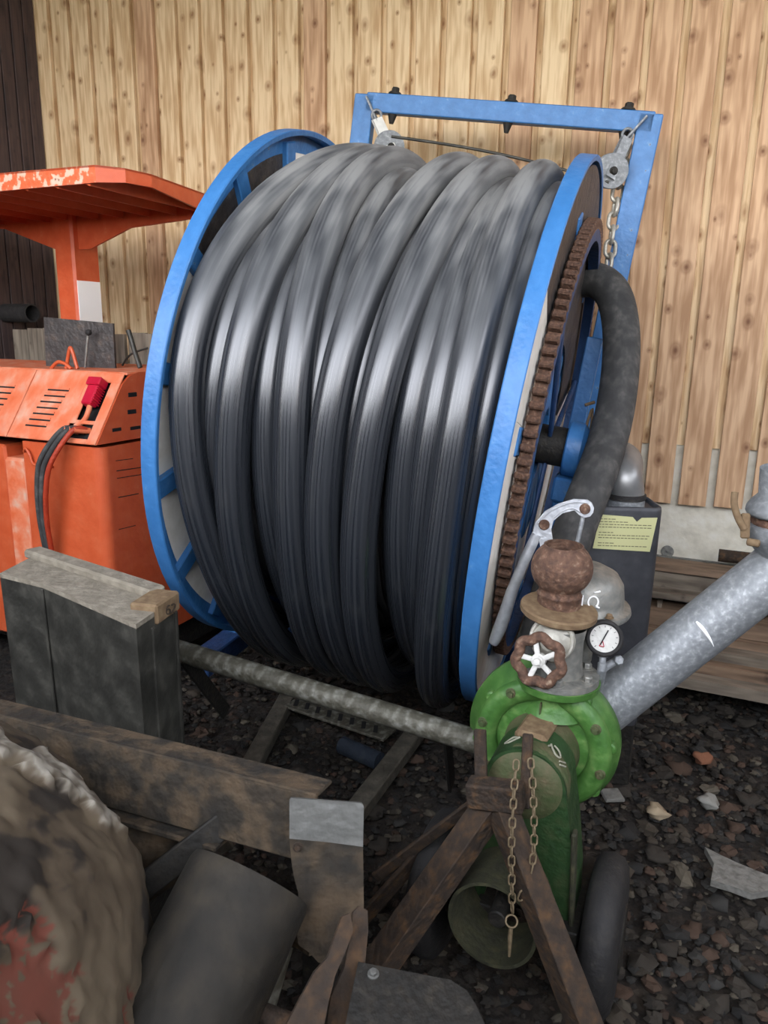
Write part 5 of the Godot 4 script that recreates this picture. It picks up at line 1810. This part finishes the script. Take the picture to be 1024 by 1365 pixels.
	beam(st, Vector3(cl.x, 0, cl.z), Vector3(cl.x, cl.y - 0.03, cl.z), 0.08, 0.06, Vector3(1, 0, 0), 0.004)
	part(g, "cover_leg", st, mats.steel_dark)

# ---------------------------------------------------------------- timber pile at the foot of the wall
func build_lumber() -> void:
	# height on the sight line at x = 920, distance from the wall, thickness, depth, length, x start, material
	var rows := [
		[762, 0.16, 0.030, 0.14, 1.5, 0.05, "old_plank", "thin brown plank topmost on the timber pile, against the white panel"],
		[780, 0.16, 0.085, 0.12, 1.5, 0.05, "weathered", "dark grey squared beam under the top plank of the timber pile"],
		[799, 0.24, 0.030, 0.16, 1.4, 0.02, "weathered", "pale grey plank ledge across the middle of the timber pile"],
		[818, 0.18, 0.035, 0.10, 1.3, 0.02, "old_plank", "brown plank set back in the dark gap of the timber pile"],
		[830, 0.28, 0.075, 0.12, 1.3, 0.0, "old_plank", "thick tan beam below the gap in the timber pile"],
		[851, 0.32, 0.042, 0.14, 1.3, 0.0, "old_plank", "tan plank under the thick beam of the timber pile"],
		[870, 0.40, 0.050, 0.14, 1.2, 0.0, "weathered", "pale grey plank low at the left of the timber pile"],
		[889, 0.46, 0.050, 0.14, 1.2, 0.20, "old_plank", "reddish brown plank low at the right, behind the galvanised pipe"],
		[912, 0.54, 0.050, 0.16, 1.1, 0.18, "weathered", "lowest grey plank of the timber pile, lying on the stones"]]
	var k := 0
	for r in rows:
		var p := at_z(920, r[0], r[1])
		var o := sub(self, "plank", plank_mesh(r[4], r[3], r[2], k % 4, 0.13 * k, mats[r[6]]))
		o.position = Vector3(-0.34 + r[5] + r[4] / 2, p.y, r[1] - r[3] / 2)
		o.rotation = Vector3(0, rng.randf_range(-0.015, 0.015), 0)
		meta(o, r[7], "plank", "planks of the timber pile")
		k += 1
	for q in [[878, 0.24], [953, 0.24]]:
		var p := at_z(q[0], 815, q[1])
		var o := sub(self, "batten", board_mesh(0.022, 0.075, 0.1, 1, 0.4, mats.weathered))
		o.position = p - Vector3(0, 0.037, 0)
		meta(o, "short upright batten in the gap of the timber pile, %s" % ("beside the dark tank" if q[0] < 900 else "nearer the galvanised pipe"), "batten", "battens in the timber pile")
	var brown := thing("pipe_stub", "dark brown tube lying level against the white panel at the right edge", "pipe", at_z(960, 740, 0.12))
	var st := S()
	tube(st, [at_z(958, 740, 0.12), at_z(1060, 752, 0.12)], 0.030, 18)
	part(brown, "tube", st, mats.rust_dark)

# ---------------------------------------------------------------- things lying about on the ground
func build_ground_clutter() -> void:
	var st := S()
	var c0 := at_height(982, 1165, 0.05)
	var o := thing("concrete_slab", "broken pale grey concrete slab lying on the stones at the right edge", "slab", Vector3(c0.x, 0.02, c0.z))
	var poly := PackedVector2Array()
	for q in [Vector2(940, 1128), Vector2(955, 1136), Vector2(985, 1150), Vector2(1030, 1168), Vector2(1034, 1185), Vector2(1002, 1190), Vector2(975, 1180), Vector2(948, 1172), Vector2(952, 1150)]:
		var v := at_height(q.x, q.y, 0.055)
		poly.append(Vector2(v.x, -v.z))
	prism(st, Transform3D(Basis(Vector3(1, 0, 0), Vector3(0, 0, -1), Vector3(0, 1, 0)), Vector3(0, 0.042, 0)), poly, 0.022)
	part(o, "slab", st, mats.concrete)
	st = S()
	var tile := thing("tile_shard", "flat square grey shard lying beside the pump casing", "shard", at_height(818, 1062, 0.04))
	box(st, Transform3D(Basis(Vector3.UP, 0.5), at_height(816, 1060, 0.035)), Vector3(0.07, 0.014, 0.07), 0.003)
	part(tile, "shard", st, mats.concrete)
	for q in [[875, 1082, "pale buff stone lying alone on the dark gravel, right of the pump", c(176, 158, 130)], [935, 1010, "reddish oval stone right of the pump casing", c(140, 92, 66)], [943, 1068, "pale grey angular stone right of the buff one", c(150, 148, 140)]]:
		var mesh := stone_shape(53 + q[0] % 4, 8, 6)
		mesh.surface_set_material(0, mk("loose %d" % q[0], [[0.0, q[3].darkened(0.2)], [0.8, q[3]]], 0.9, 0.0, 8.0))
		var s := sub(self, "loose_stone", mesh)
		s.position = at_height(q[0], q[1], 0.03)
		s.scale = Vector3.ONE * 0.072
		s.rotation = Vector3(0.1, rng.randf() * 3.0, 0.1)
		meta(s, q[2], "stone")
	# battens and a slotted plate under the reel
	var b1 := thing("ground_bar", "dusty flat bar on the ground below the front pipe, nearer the grey box", "bar", at_height(355, 980, 0.04), "bars on the ground below the reel")
	st = S()
	beam(st, at_height(392, 915, 0.05), at_height(322, 1045, 0.05), 0.05, 0.07, Vector3.UP, 0.004)
	part(b1, "bar", st, mats.dusty_bar)
	var b2 := thing("ground_bar", "dusty flat bar on the ground below the front pipe, nearer the pump", "bar", at_height(512, 1035, 0.04), "bars on the ground below the reel")
	st = S()
	beam(st, at_height(556, 975, 0.05), at_height(462, 1098, 0.05), 0.05, 0.07, Vector3.UP, 0.004)
	part(b2, "bar", st, mats.dusty_bar)
	var sp := thing("slotted_plate", "narrow grey metal plate with a row of slots, on the ground under the reel", "plate", at_height(450, 950, 0.06))
	st = S()
	var pa := at_height(388, 936, 0.07)
	var pb := at_height(520, 980, 0.07)
	beam(st, pa, pb, 0.012, 0.10, Vector3.UP, 0.002)
	var body := part(sp, "plate_body", st, mats.galvanised_old)
	for i in 8:
		st = S()
		var t := 0.06 + 0.115 * i
		var pc := pa.lerp(pb, t) + Vector3(0, 0.0065, 0)
		var dd := (pb - pa).normalized()
		box(st, Transform3D(Basis(Vector3.UP, atan2(-dd.z, dd.x) + 0.5), pc), Vector3(0.018, 0.002, 0.055), 0.0)
		part(body, "slot", st, mats.black)
	var bt := thing("blue_stub", "short dull blue tube end on the ground under the reel", "tube", at_height(478, 1004, 0.05))
	st = S()
	tube(st, [at_height(456, 993, 0.06), at_height(506, 1015, 0.06)], 0.035, 18)
	part(bt, "tube", st, mats.stub_blue)
